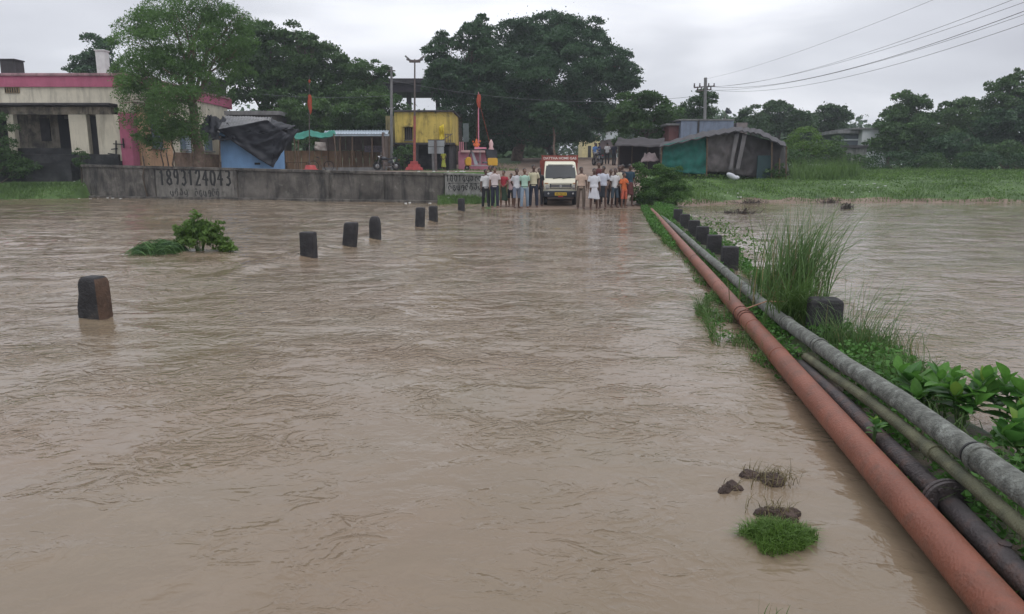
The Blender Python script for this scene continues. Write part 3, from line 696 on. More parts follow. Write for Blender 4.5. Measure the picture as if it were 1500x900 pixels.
for tt in t_:
    c = P0+np.stack([-L2*tt, .05*np.sin(tt*3+P0[:, 0]*9), h*np.sin(math.pi*tt**.7)], 1); w = .011*(1-tt*.8); sv_ = np.stack([0*tw_, w*np.sin(tw_), w*np.cos(tw_)], 1); rows += [c-sv_, c+sv_]
V = np.stack(rows, 1).reshape(-1, 3); b_ = np.arange(n)*14; F = np.concatenate([np.stack([b_+2*k, b_+2*k+1, b_+2*k+3, b_+2*k+2], 1) for k in range(6)])
mesh_np('blades', V, F, leafmat('combed_green', (.018, .055, .02), (.13, .24, .08), 6., .25), o)
# ================================================================== BUILT THINGS ON THE FAR BANK
def sheet(name, pts, nu, nv, m, parent=None, sag=0., noise=0., nsc=3., thick=.012, corr=None, seed=0., smooth=True):
    """cloth or sheet between four corners p00 p10 p11 p01"""
    p = [Vector(q) for q in pts]; V = []
    n = (p[1]-p[0]).cross(p[3]-p[0]).normalized()
    for j in range(nv+1):
        for i in range(nu+1):
            u, v = i/nu, j/nv; q = p[0].lerp(p[1], u).lerp(p[3].lerp(p[2], u), v)
            q = q-Vector((0, 0, sag*4*u*(1-u)*(.4+.6*4*v*(1-v))))
            if noise: q = q+n*noise*float(fbm(u*nsc+seed, v*nsc*.7+seed*2.3, 3))
            if corr: q = q+n*corr[1]*math.sin(u*(p[1]-p[0]).length*2*math.pi/corr[0])
            V.append(tuple(q))
    F = [(j*(nu+1)+i, j*(nu+1)+i+1, (j+1)*(nu+1)+i+1, (j+1)*(nu+1)+i) for j in range(nv) for i in range(nu)]
    mb = MB(); mb.V = V; mb.F = F; o = mb.build(name, m, parent, smooth, fix=False)
    if thick: s = o.modifiers.new('thickness', 'SOLIDIFY'); s.thickness = thick; s.offset = 0
    return o
def rel(o, *q): b = Vector(o.location); return [Vector(v)-b for v in q]
# ---- materials
OLDWALL = mat('old_wall_plaster', (.108, .098, .087), .9, .5, 1.1, .8, 14., streak=.75, scol=(.018, .018, .018), patch=((.19, .18, .16), 1.9, .58, .68))
WHITEWALL = mat('whitewashed_wall', (.27, .265, .25), .9, .25, 2., .6, 20., streak=.6, scol=(.06, .06, .055), patch=((.10, .10, .09), 2.2, .5, .68))
CREAM = mat('cream_plaster', (.56, .52, .42), .85, .10, 1.2, .2, 25., streak=.5, scol=(.20, .18, .14))
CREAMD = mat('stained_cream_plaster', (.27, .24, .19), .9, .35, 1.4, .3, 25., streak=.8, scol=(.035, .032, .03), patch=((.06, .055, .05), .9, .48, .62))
PEACH = mat('peach_plaster', (.50, .31, .19), .85, .14, 1.2, .2, 25., streak=.4, scol=(.25, .16, .11))
PINK = mat('pink_paint', (.40, .11, .18), .8, .12, 1.5, streak=.35, scol=(.20, .05, .09))
DARKM = mat('dark_masonry', (.022, .023, .025), .95, .5, 1.5, .5, 15., patch=((.05, .05, .05), 1.5, .5, .7))  # near-black mottled masonry for the plinth and the recessed lower storey
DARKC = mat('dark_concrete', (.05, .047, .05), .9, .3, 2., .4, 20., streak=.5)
GREYC = mat('grey_concrete', (.18, .18, .18), .9, .2, 2., .3, 20., streak=.5, scol=(.07, .07, .07))
INK = plain('black_brush_paint', (.010, .010, .011), .7)
DARKIN = plain('dark_opening', (.012, .012, .014), .9)
WOOD = mat('weathered_wood', (.11, .075, .05), .85, .35, 5., .4, 40.)
IRON = mat('dull_iron', (.10, .08, .075), .6, .3, 6.)
# ---- long retaining wall
wall = thing('retaining_wall', 'long dark weathered river wall with a phone number painted in black', 'wall', (WA.x, WA.y, 0))
def wall_piece(name, x0, x1, zb, t0, t1, m, parent, thick=.35, dn=0.):
    mb = MB(); n = 40; b = Vector(parent.location)
    top = []
    for i in range(n+1):
        u = x0+(x1-x0)*i/n; z = t0+(t1-t0)*i/n+.012*float(pn(u*1.3, 5.))
        c = WA+WD*u+WN*dn; top.append((c, z))
    vs = []
    for c, z in top: vs += [c+Vector((0, 0, zb))-b, c+Vector((0, 0, z))-b, c-WN*thick+Vector((0, 0, z))-b, c-WN*thick+Vector((0, 0, zb))-b]
    fs = [(i*4+k, i*4+(k+1) % 4, i*4+4+(k+1) % 4, i*4+4+k) for i in range(n) for k in range(4)]+[(0, 1, 2, 3), (n*4+3, n*4+2, n*4+1, n*4)]
    mb.add(vs, fs); return mb.build(name, m, parent, False)
LEN = (WB-WA).length
zL, zR_ = WP(125, 241).z, WP(650, 253.5).z
wall_piece('wall_face', 0, LEN, -.7, zL-.14, zR_-.14, OLDWALL, wall)
wall_piece('coping', -.03, LEN+.02, 0, 0, 0, OLDWALL, wall) if False else None
mb = MB(); b = Vector(wall.location)
mb.bar(WA+WD*-.05+Vector((0, 0, zL-.07))-b-WN*.17, WA+WD*(LEN+.03)+Vector((0, 0, zR_-.07))-b-WN*.17, .46, .14); mb.build('coping', OLDWALL, wall, bevel=.015)
for px in (226, 346, 480, 560):
    u = (WP(px, 270)-WA).dot(WD); z = zL+(zR_-zL)*u/LEN-.15
    mb = MB(); mb.box(WA+WD*u+WN*.03+Vector((0, 0, z/2-.35))-b, (.22, .10, z+.7), math.atan2(WD.y, WD.x)); mb.build('wall_pier', OLDWALL, wall, bevel=.01)
mb = MB(); mb.bar(WA+WN*.10+Vector((0, 0, .02))-b, WB+WN*.10+Vector((0, 0, .02))-b, .25, .22); mb.build('wall_footing', OLDWALL, wall, bevel=.02)
# painted writing: strokes are flat brushed ribbons on the plaster
DG = {'1': [[(.3, .78), (.5, 1), (.5, 0)]], '8': [[(.5, .52), (.25, .66), (.2, .85), (.5, 1), (.8, .85), (.75, .66), (.5, .52), (.2, .35), (.15, .15), (.5, 0), (.85, .15), (.8, .35), (.5, .52)]],
      '9': [[(.8, .75), (.6, .5), (.3, .52), (.2, .75), (.35, .98), (.65, 1), (.8, .75), (.75, .3), (.6, 0)]], '3': [[(.2, .9), (.5, 1), (.8, .85), (.7, .6), (.42, .52), (.75, .45), (.85, .2), (.55, 0), (.2, .08)]],
      '2': [[(.15, .8), (.4, 1), (.75, .9), (.75, .65), (.15, .02), (.9, .04)]], '4': [[(.6, 0), (.62, 1), (.1, .35), (.95, .35)]], '0': [[(.5, 1), (.2, .8), (.15, .4), (.3, .05), (.6, 0), (.82, .3), (.82, .75), (.5, 1)]],
      'T': [[(.1, .95), (.9, 1)], [(.5, 1), (.5, 0)]]}
def strokes(text, x0, x1, y0, y1, w, parent, m=INK, glyph=DG, off=.0, jit=.045):
    """text between photo pixels on the wall plane"""
    b = Vector(parent.location); A = WP(x0, y1); B = WP(x1, y1); hv = WP(x0, y0).z-A.z; hv2 = WP(x1, y0).z-B.z; cw = 1/len(text)
    rr = random.Random(len(text)); mb = MB()
    for i, ch in enumerate(text):
        for st in glyph.get(ch, []):
            pts = []
            for (u, v) in st:
                q = A.lerp(B, (i+.08+u*.84)*cw); hh = hv+(hv2-hv)*i*cw
                pts.append(q+Vector((0, 0, (v+rr.uniform(-jit, jit))*hh))+WN*off-b)
            # flattened tube: build then squash onto the wall
            t0 = len(mb.V); mb.tube(pts, w/2, 6)
            for k in range(t0, len(mb.V)):
                p = Vector(mb.V[k]); dn = (p+b-WA).dot(WN)-off; mb.V[k] = tuple(p-WN*dn*.82)
    return mb
pa = WP(228, 288, .006)-b; pb = WP(344, 289, .006)-b; ta = WP(228, 249.5, .006)-b; tb = WP(344, 251, .006)-b
mb = MB(); mb.add([pa, pb, tb, ta]+[v-WN*.02 for v in (pa, pb, tb, ta)], [(0, 1, 2, 3), (4, 5, 6, 7), (0, 1, 5, 4), (1, 2, 6, 5), (2, 3, 7, 6), (3, 0, 4, 7)]); mb.build('faded_whitewash', mat('faded_whitewash', (.19, .18, .16), .9, .25, 2., .6, 20., streak=.55, scol=(.06, .055, .05), patch=((.085, .08, .07), 1.4, .56, .7)), wall)
strokes('1893124043', 233, 340, 249.5, 271.5, .15, wall, off=.008).build('painted_number', INK, wall)
sq = {}
rr = random.Random(3)
for k in 'abcdefgh':
    cx, cy = rr.uniform(.4, .6), rr.uniform(.35, .5); a0 = rr.uniform(0, 6); sg = rr.choice((-1, 1))
    loop = [(cx+.36*math.cos(a0+sg*q*.7), cy+.34*math.sin(a0+sg*q*.7)) for q in range(8)]
    sq[k] = [loop, [(.2, .9), (.5, .98), (.75, .85)]] if rr.random() < .6 else [loop, [(.6, .5), (.9, .1), (.5, -.15)]]
strokes('abcf', 249, 277, 276.5, 287, .055, wall, glyph=sq, off=.008).build('painted_script', INK, wall)
strokes('edaghb', 285, 323, 276.5, 288, .055, wall, glyph=sq, off=.008).build('painted_script', INK, wall)
# ---- whitewashed end of the wall
ww = thing('whitewashed_wall', 'short whitewashed wall end with two lines of black painted script', 'wall', (WB.x, WB.y, 0))
x1 = (WP(709, 280)-WA).dot(WD)
wall_piece('wall_face', LEN+.05, x1, -.3, WP(650, 256).z, WP(706, 259).z, WHITEWALL, ww, .3, -.06)
mb = MB(); mb.bar(WA+WD*(LEN+.05)-WN*.2+Vector((0, 0, WP(650, 254.5).z))-Vector(ww.location), WA+WD*(x1+.04)-WN*.2+Vector((0, 0, WP(708, 257).z))-Vector(ww.location), .38, .10); mb.build('coping', WHITEWALL, ww, bevel=.015)
sq['1'] = DG['1']; sq['0'] = DG['0']; sq['2'] = DG['2']
strokes('/001daceh'.replace('/', '1'), 652, 706, 256.5, 266, .045, ww, glyph=sq, off=-.055).build('painted_script', INK, ww)
strokes('edaghbcf', 655, 706, 269, 279, .045, ww, glyph=sq, off=-.055).build('painted_script', INK, ww)
strokes('h', 651, 707, 268.6, 268.7, .02, ww, glyph={'h': [[(0, 0), (1, 0)]]}, off=-.055).build('painted_line', INK, ww)

# ---- house with the pink parapet (front faces the river)
def U(px, Y): return (px-750)*S(Y)
def Zp(py, Y): return P(750, py, Y).z
Yh = 45.; hx = U(199, Yh)
house = thing('pink_trimmed_house', 'single-storey cream house with a pink parapet band and a stained porch', 'house', (U(90, Yh), Yh, 0)); hb = Vector(house.location)
def hbox(name, x0, x1, y0, y1, z0, z1, m, par=None, bev=0.):
    par = par or house; mb = MB(); mb.box(((x0+x1)/2-hb.x, (y0+y1)/2-hb.y, (z0+z1)/2), (x1-x0, y1-y0, z1-z0)); return mb.build(name, m, par, bevel=bev)
xl = U(-90, Yh); D = 15.5
zr_, zc, zp, zf = Zp(110, Yh), Zp(126, Yh), Zp(152, Yh), Zp(226, Yh)
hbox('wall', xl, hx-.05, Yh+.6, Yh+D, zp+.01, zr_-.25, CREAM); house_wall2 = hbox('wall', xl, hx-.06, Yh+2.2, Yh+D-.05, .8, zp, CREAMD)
hbox('parapet_band', xl-.05, hx+.06, Yh+.5, Yh+D+.1, zc, zr_, PINK); hbox('parapet_coping', xl-.12, hx+.14, Yh+.42, Yh+D+.2, zr_+.002, zr_+.16, mat('faded_pink_coping', (.34, .20, .22), .85, .2, 2., streak=.5), bev=.02)
hbox('roof', xl, hx-.1, Yh+.7, Yh+D-.1, zr_-.3, zr_-.1, GREYC)
hbox('porch_slab', xl-.02, U(176, Yh), Yh-.55, Yh+.58, zp-.13, zp, DARKC, bev=.02)
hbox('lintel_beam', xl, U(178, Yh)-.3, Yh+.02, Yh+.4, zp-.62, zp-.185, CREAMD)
# porch: plinth, pillars, stained back wall, doorways
hbox('plinth', xl, U(178, Yh), Yh-.3, Yh+2.3, .3, zf-.02, DARKM); hbox('plinth_step', xl, U(120, Yh), Yh-1.1, Yh-.305, .2, zf-.55, DARKM)
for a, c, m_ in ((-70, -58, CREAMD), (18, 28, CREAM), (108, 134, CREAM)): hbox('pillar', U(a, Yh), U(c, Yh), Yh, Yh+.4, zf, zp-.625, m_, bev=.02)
hbox('low_wall', xl, U(108, Yh)-.01, Yh+.1, Yh+.3, zf, zf+.35, DARKM)
hbox('porch_wall', U(148, Yh), U(181, Yh)-.01, Yh, Yh+.25, zf-.4, zp-.625, CREAMD if False else CREAM, bev=.01)
hbox('door_recess', U(135, Yh), U(147, Yh), Yh+.35, Yh+.5, zf, zp-.7, DARKIN)
for a, c, p0, p1, m_ in ((62, 92, 163, 225, DARKIN), (34, 48, 170, 205, DARKC), (-40, -10, 170, 225, DARKIN)):
    hbox('window' if c != 92 else 'door', U(a, Yh), U(c, Yh), Yh+2.10, Yh+2.19, Zp(p1, Yh), Zp(p0, Yh), m_)
hbox('window_frame', U(73, Yh), U(90, Yh), Yh+2.02, Yh+2.09, Zp(171, Yh), Zp(166, Yh), GREYC); hbox('vent_grille', U(12, Yh), U(33, Yh), Yh+.54, Yh+.595, Zp(135, Yh), Zp(124.5, Yh)-.08, mat('ochre_grille', (.22, .16, .09), .9))
for k in range(6): hbox('grille_bar', U(13+k*3.4, Yh), U(14.4+k*3.4, Yh), Yh+.52, Yh+.538, Zp(135, Yh)+.03, Zp(126.5, Yh)-.03, DARKIN)
hbox('corner_pilaster', U(181, Yh), U(198, Yh), Yh-.06, Yh+.7, 1.2, Zp(165, Yh), PINK, bev=.02)
hbox('corner_wall', U(181, Yh), hx-.08, Yh+.02, Yh+2.1, Zp(165, Yh)+.002, zp+.005, CREAM)
# side wall
hbox('side_wall', hx-.05, hx+.06, Yh+.71, Yh+5, 1.0, zp-.1, PEACH); hbox('side_wall', hx-.05, hx+.055, Yh+5.001, Yh+D, 1.0, zp-.1, CREAM); hbox('mud_stained_base', hx-.05, hx+.075, Yh+5.1, Yh+D+.05, 1.0, 2.75, mat('brown_earth', (.16, .11, .08), .95, .3, 3., .5))
for y0, y1 in ((Yh+2.2, Yh+3.6), (Yh+6.2, Yh+7.6), (Yh+10.2, Yh+11.6)):
    w_ = hbox('window', hx+.03, hx+.10, y0, y1, 3.0, 4.5, plain('blue_window_shadow', (.10, .14, .18), .6)); hbox('window_sill', hx+.02, hx+.26, y0-.1, y1+.1, 2.88, 2.98, GREYC); hbox('sunshade', hx+.02, hx+.5, y0-.15, y1+.15, 4.62, 4.72, CREAM)  # dark-blue shadow of the windows is put into the pane colour
# black bent pipes on the corner
mb = MB(); Yb = Yh-.12
for a, c in (((163, 219), (172, 218)), ((170, 229), (170, 206)), ((166, 211), (182, 212)), ((181, 217), (180, 203)), ((158, 225), (172, 227))): mb.bar(P(*a, Yb)-hb, P(*c, Yb)-hb, .06)
mb.build('pipe_fittings', INK, house, fix=False)
for px, pw, y0, y1, YY, m_, nm, lb in ((36, 21, 91, 108, 47, DARKC, 'water_tank', 'dark square concrete tank on the roof at the far left'), (166, 13, 78, 108, 50, mat('white_tank', (.55, .56, .55), .8, .1), 'water_tank', 'tall pale tank on the roof half behind the feathery tree'), (322, 26, 120, 142, 60.5, DARKC, 'water_tank', 'small dark tank on the back end of the roof, behind the feathery tree')):
    o = thing(nm, lb, 'tank', (U(px, YY), YY, Zp(y1, YY)-.1)); s = S(YY); h = (y1-y0)*s+.1
    mb = MB(); mb.box((0, 0, h/2), (pw*s, pw*s, h)); mb.build('tank_body', m_, o, bevel=.03); mb = MB(); mb.box((0, 0, h+.04), (pw*s+.1, pw*s+.1, .08)); mb.build('lid', m_, o, bevel=.02)
    if YY > 60: mb = MB(); mb.box((0, 0, -.4), (pw*s+.5, 2, .8)); mb.build('stair_head', PINK, o)
# cream compound wall and corrugated gate behind the tree
o = thing('compound_wall', 'low cream wall with a brown earth base behind the blue hut', 'wall', (U(290, 58), 58, 1.5)); mb = MB(); mb.box((0, 0, 1.65), (U(345, 58)-U(225, 58), .2, 1.9)); mb.build('wall_face', CREAM, o)
mb = MB(); mb.box((0, -.1, .3), (U(347, 58)-U(223, 58), .5, .82)); mb.build('earth_base', mat('brown_earth', (.16, .11, .08), .95, .3, 3., .5), o)
o = thing('corrugated_gate', 'pale blue corrugated metal sheet beside the feathery tree trunk', 'gate', (U(272, 52), 52, 1.55)); a, c = U(262, 52), U(283, 52)
sheet('metal_sheet', rel(o, (a, 52, Zp(224, 52)), (a, 52, Zp(200, 52)), (c, 52, Zp(200, 52)), (c, 52, Zp(224, 52))), 60, 1, mat('pale_blue_tin', (.36, .42, .48), .45, .1), o, corr=(.16, .03), thick=.006)
for x in (a, c): mb = MB(); mb.bar((x-o.location.x, .05, 0), (x-o.location.x, .05, 2.7), .08); mb.build('post', WOOD, o)
# ---- blue hut, tarpaulin tent and awnings
Yt = 44.; TARP = mat('black_tarpaulin', (.013, .014, .020), .55, .3, 2., .3, 5., spec=.3); BLUE = mat('blue_paint', (.17, .31, .52), .75, .1, 1.3, .2, 20., streak=.25, scol=(.10, .17, .28))
TIN = mat('old_tin_roof', (.20, .20, .205), .6, .25, 2., streak=.5, scol=(.08, .07, .06)); 
hut = thing('blue_hut', 'small blue-walled hut with a grey sheet roof under black tarpaulin', 'hut', (U(360, Yt), Yt, 1.45)); q = lambda px, py, Y=Yt: P(px, py, Y)-Vector(hut.location)
mb = MB(); mb.prism([(U(325, Yt), 1.2), (U(398, Yt), 1.2), (U(398, Yt), Zp(214, Yt)), (U(325, Yt), Zp(192, Yt))], Yt, Yt+2.6, lambda a, b, t_: (a-hut.location.x, t_-hut.location.y, b-hut.location.z)); mb.build('wall', BLUE, hut)
mb = MB(); mb.box(q(377, 240, Yt-.03), (.32, .05, .12)); mb.build('wall_hole', DARKIN, hut)
sheet('roof', [q(318, 194, Yt-.3), q(392, 193, Yt-.3), q(398, 172, Yt+2.9), q(330, 170, Yt+2.9)], 60, 6, TIN, hut, corr=(.18, .025), noise=.05, thick=.01)
o = thing('black_tarpaulin', 'crumpled black plastic tarpaulin hanging over the corner of the blue hut', 'tarpaulin', P(398, 247, Yt)); 
sheet('right_drape', rel(o, P(352, 194, Yt-.35), P(398, 193, Yt-.5), P(434, 186, Yt+.2), P(392, 172, Yt+2.8)), 26, 20, TARP, o, noise=.2, nsc=4, sag=.15, seed=2)
sheet('front_drape', rel(o, P(318, 190, Yt-.42), P(400, 246, Yt-.5), P(425, 198, Yt-.3), P(392, 176, Yt-.35)), 30, 26, TARP, o, noise=.26, nsc=5, sag=.2, seed=5)
sheet('side_drape', rel(o, P(398, 246, Yt-.5), P(412, 225, Yt+.2), P(438, 190, Yt+1.2), P(400, 184, Yt-.3)), 24, 24, TARP, o, noise=.16, nsc=5, seed=8)
o = thing('black_canopy', 'black tarpaulin canopy tied to the feathery tree, left of the blue hut', 'canopy', P(300, 247, Yt))
sheet('canopy_sheet', rel(o, P(282, 205, Yt-.6), P(345, 203, Yt-.6), P(330, 172, Yt+2.2), P(304, 168, Yt+1)), 20, 16, TARP, o, sag=.25, noise=.3, nsc=5, seed=11)
for px in (284, 322): mb = MB(); mb.tube([P(px, 252, Yt-.5)-o.location, P(px, 200, Yt-.5)-o.location], .035, 6); mb.build('pole', WOOD, o, fix=False)
o = thing('green_awning', 'sagging green cloth awning between the tarpaulin and the open shed', 'awning', P(455, 247, 50)); GT = mat('green_cloth', (.015, .16, .12), .7, .2, 3.)
sheet('left_cloth', rel(o, P(424, 200, 49), P(453, 200, 49), P(453, 191, 51), P(424, 193, 51)), 14, 10, GT, o, sag=.35, noise=.1, seed=1)
sheet('right_cloth', rel(o, P(454, 199, 49), P(492, 197, 49), P(490, 191, 51), P(454, 190, 51)), 18, 10, GT, o, sag=.4, noise=.12, seed=3)
for px in (432, 491): mb = MB(); mb.tube([P(px+3, 250, 49)-o.location, P(px-2, 196, 49)-o.location], .04, 6); mb.build('pole', WOOD, o, fix=False)
o = thing('grey_flat_roof', 'flat grey roof slab of a low building behind the blue hut', 'building', P(382, 245, 56)); mb = MB(); mb.box(rel(o, P(382, 168.5, 58))[0], (U(420, 56)-U(340, 56), 4, .28)); mb.build('roof', GREYC, o)
mb = MB(); mb.box(rel(o, P(382, 210, 58))[0], (U(416, 56)-U(344, 56), 3.6, 3.9)); mb.build('wall', mat('dim_grey_wall', (.09, .085, .08), .9), o)
# ---- open market shed
Ys = 55.; shed = thing('open_shed', 'open-fronted shed with brown boarded back and a pale blue tin roof edge', 'shed', P(490, 248, Ys)); q = lambda px, py, Y=Ys: P(px, py, Y)-Vector(shed.location)
BRN = mat('brown_boards', (.24, .155, .095), .85, .2, 2.5, streak=.4, scol=(.09, .06, .045)); BRN2 = mat('grey_brown_boards', (.16, .125, .11), .85, .2, 2.5, streak=.4, scol=(.06, .05, .045))
n = 16
for k in range(n):
    a = 412+(572-412)*k/n; c = 412+(572-412)*(k+1)/n; mb = MB(); mb.prism([(U(a, Ys+3)+.02, Zp(250, Ys+3)), (U(c, Ys+3)-.02, Zp(250, Ys+3)), (U(c, Ys+3)-.02, Zp(221, Ys+3)), (U(a, Ys+3)+.02, Zp(221, Ys+3))], Ys+3, Ys+3.06+.03*(k % 2), lambda a_, b_, t_: (a_-shed.location.x, t_-shed.location.y, b_-shed.location.z)); mb.build('board', BRN, shed)
for k in range(8):
    a = 470+(571-470)*k/8; c = 470+(571-470)*(k+1)/8; mb = MB(); mb.prism([(U(a, Ys+3)+.02, Zp(220.5, Ys+3)), (U(c, Ys+3)-.02, Zp(220.5, Ys+3)), (U(c, Ys+3)-.02, Zp(199, Ys+3)), (U(a, Ys+3)+.02, Zp(199, Ys+3))], Ys+2.95, Ys+3.0+.02*(k % 2), lambda a_, b_, t_: (a_-shed.location.x, t_-shed.location.y, b_-shed.location.z)); mb.build('board', BRN2, shed)
sheet('roof', [q(474, 196.5, Ys-.6), q(568, 196.5, Ys-.6), q(570, 191, Ys+3.2), q(476, 191, Ys+3.2)], 110, 3, mat('pale_blue_tin', (.36, .42, .48)), shed, corr=(.2, .025), thick=.01)
mb = MB(); mb.bar(q(474, 198, Ys-.5), q(570, 198, Ys-.5), .07, .16); mb.build('roof_beam', mat('blue_white_edge', (.42, .50, .56), .6), shed)
for px in (437, 498, 516, 545, 563, 570): mb = MB(); mb.tube([q(px, 252, Ys-.4 if px > 490 else Ys+1), q(px, 198, Ys-.4 if px > 490 else Ys+1)], .05, 6); mb.build('post', WOOD, shed, fix=False)
mb = MB(); mb.box(q(567, 222, Ys+1), (.12, 3.4, 2.6)); mb.build('end_wall', BRN2, shed)
mb = MB(); mb.box(q(548, 218.5, Ys+2.7), (1.5, .03, .5)); mb.build('banner', mat('faded_banner', (.26, .23, .25), .8, .5, 9.), shed)
sheet('hanging_sheet', [q(461, 208, Ys+2.4), q(477, 209, Ys+2.4), q(479, 221, Ys+2.4), q(461, 220, Ys+2.4)], 10, 8, mat('white_cloth', (.50, .45, .42), .8), shed, noise=.2)
mb = MB(); mb.box(q(520, 248, Ys-.2), (4.6, .7, .25)); mb.build('front_bench', GREYC, shed)
o = thing('wooden_table', 'dark low table standing inside the left end of the open shed', 'table', P(435, 250, 53)); mb = MB(); mb.box((0, 0, .55), (1.7, .7, .06)); mb.build('table_top', WOOD, o)
for a, c in ((-.8, -.3), (.8, -.3), (.8, .3), (-.8, .3)): mb = MB(); mb.box((a, c, .26), (.06, .06, .52)); mb.build('leg', WOOD, o)
o = thing('red_tub', 'upturned red plastic tub at the foot of the left flag pole', 'tub', P(455, 249, 49)); mb = MB(); mb.lathe([(0, .30), (.28, .30), (.33, .26), (.40, 0), (.45, 0), (.45, -.1)], (0, 0, 0), 20); mb.build('tub_shell', plain('red_plastic', (.38, .035, .035), .5), o, True); mb = MB(); mb.lathe([(.44, -.02), (.48, -.02), (.48, .05), (.43, .05)], (0, 0, 0), 20); mb.build('rim', plain('red_plastic', (.38, .035, .035), .5), o, True)
# ---- flag poles
RFLAG = mat('red_cloth', (.34, .06, .03), .8, .2, 4.)
def flagpole(px, Y, yt, yb, label, flags, m=IRON, r=.04, cords=()):
    o = thing('flag_pole', label, 'flag pole', P(px, yb, Y)); b = Vector(o.location); mb = MB(); mb.tube([(0, 0, -.2), P(px, (yt+yb)/2, Y)-b, P(px, yt, Y)-b], [r*1.3, r, r*.6], 8); mb.build('pole', m, o, fix=False)
    for (f0, f1, w) in flags:
        a = P(px, f0, Y)-b; c = P(px, f1, Y)-b; V = []; mb = MB(); n = 9; k_ = 14
        for i in range(n+1):
            t_ = i/n; ww = w*(.25+.75*math.sin(math.pi*min(1, t_*.9+.12))**.7)*(1 if i < n else .3)
            for j in range(k_):
                g_ = 2*math.pi*j/k_; rr = ww*(1+.25*math.sin(3*g_+i)); V.append((a.x+.1*w+rr*math.cos(g_), a.y+.35*rr*math.sin(g_), a.z+(c.z-a.z)*t_))
        F = [(i*k_+j, i*k_+(j+1) % k_, (i+1)*k_+(j+1) % k_, (i+1)*k_+j) for i in range(n) for j in range(k_)]; mb.add(V, F); mb.build('flag', RFLAG, o, True)
    for (a, c) in cords: mb = MB(); mb.tube([P(*a, Y)-b, P(*c, Y)-b], .015, 5); mb.build('guy_cord', RFLAG, o, fix=False)
    return o
flagpole(453, 49, 112, 250, 'thin pole with a drooping red flag beside the green awning', [(139, 168, .13), (117, 122, .07)], IRON, .028)
PPINK = mat('pink_shrine_paint', (.58, .24, .32), .8, .12, 2., streak=.3, scol=(.35, .15, .2))
flagpole(701, 63.5, 135, 216, 'pink flag pole with an orange flag rising from the shrine', [(138, 160, .17)], PPINK, .045, [((702, 150), (718, 212)), ((700, 160), (698, 210))])
# ---- lamp mast with stepped red base
o = thing('lamp_mast', 'tall mast with four outstretched lamp arms on a stepped red base', 'lamp mast', P(607, 250, 50)); b = Vector(o.location); q = lambda px, py: P(px, py, 50)-b
mb = MB(); mb.tube([(0, 0, 0), q(607.4, 170)], [.10, .08], 10); mb.build('painted_shaft', mat('rust_red_paint', (.25, .075, .06), .7, .3, 3., patch=((.35, .25, .22), 2., .55, .7)), o, fix=False)
mb = MB(); mb.tube([q(607.4, 171), q(607.6, 87)], [.065, .045], 8); mb.build('pole', IRON, o, fix=False)
for sgn, up in ((-1, 1), (1, 1), (-1, .35), (1, .35)):
    mb = MB(); mb.tube([q(607.6, 90), q(607.6+sgn*8*(1 if up == 1 else .7), 90-1*up), q(607.6+sgn*12.5*(1 if up == 1 else .75), 90-6*up)], [.05, .05, .035], 6); a = mb.build('lamp_arm', IRON, o, fix=False)
    mb = MB(); c = q(607.6+sgn*11*(1 if up == 1 else .75), 90-5.2*up); mb.box(c, (.34, .2, .10), 0, 0, -sgn*.7*up); mb.build('lamp_head', GREYC, a)
mb = MB(); mb.box(q(607.6, 90), (.7, .3, .14)); mb.build('bracket', IRON, o)
for k, (w, h) in enumerate(((1.1, .20), (.8, .20), (.5, .18))): mb = MB(); mb.box((0, 0, .02+k*.20+h/2), (w, w, h), 0, taper=.86); mb.build('base_step', mat('red_step_paint', (.28, .045, .045), .8, .25, 3.), o, bevel=.02)
o = thing('utility_pole', 'bare grey pole standing just left of the yellow building', 'pole', P(573, 250, 56)); mb = MB(); mb.tube([(0, 0, -.3), P(573.5, 98, 56)-Vector(o.location)], [.13, .08], 8); mb.build('pole_shaft', GREYC, o, fix=False); mb = MB(); mb.bar(P(568, 104, 56)-o.location, P(579, 104, 56)-o.location, .08); mb.build('cross_arm', IRON, o)
# ---- yellow building on dark lower storey
Yy = 58.; yb = thing('yellow_building', 'small yellow moss-stained building with one dark window on a dark lower storey', 'building', P(620, 248, Yy)); b = Vector(yb.location); q = lambda px, py, Y=Yy: P(px, py, Y)-b
YEL = mat('stained_yellow_paint', (.52, .40, .10), .85, .15, 1.5, .2, 20., streak=.7, scol=(.10, .085, .035), patch=((.12, .10, .05), 1.3, .56, .66))
def fb(name, par, bb, x0, x1, y0, y1, Y, dep, m, bev=0.):
    A = P(x0, y1, Y)-bb; B_ = P(x1, y0, Y)-bb; mb = MB(); mb.box(((A.x+B_.x)/2, A.y+dep/2, (A.z+B_.z)/2), (B_.x-A.x, dep, B_.z-A.z)); return mb.build(name, m, par, bevel=bev)
fb('wall', yb, b, 579, 663, 164, 210, Yy, 6, YEL); fb('roof', yb, b, 577, 665, 161.5, 164, Yy-.2, 6.4, DARKC, .02)
fb('lower_wall', yb, b, 580, 662, 210.2, 252, Yy+1.2, 4.6, DARKM); fb('floor_slab', yb, b, 576, 665, 209, 212, Yy-.15, 1.3, DARKC)
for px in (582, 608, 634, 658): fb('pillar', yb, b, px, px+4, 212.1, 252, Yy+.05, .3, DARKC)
w = fb('window', yb, b, 593, 604, 187, 205, Yy-.04, .06, DARKIN); fb('window_sill', w, b, 591.5, 606, 205.2, 206.5, Yy-.14, .15, GREYC); fb('sunshade', w, b, 589, 607, 184, 186, Yy-.5, .5, YEL)
for k in range(3): fb('window_bar', w, b, 595.5+k*3, 596+k*3, 187.2, 204.8, Yy-.07, .02, IRON)
fb('annex', yb, b, 566, 578.5, 170, 214, Yy+.5, 4, mat('dull_olive_wall', (.20, .17, .08), .9, .3, 1.5, streak=.7))
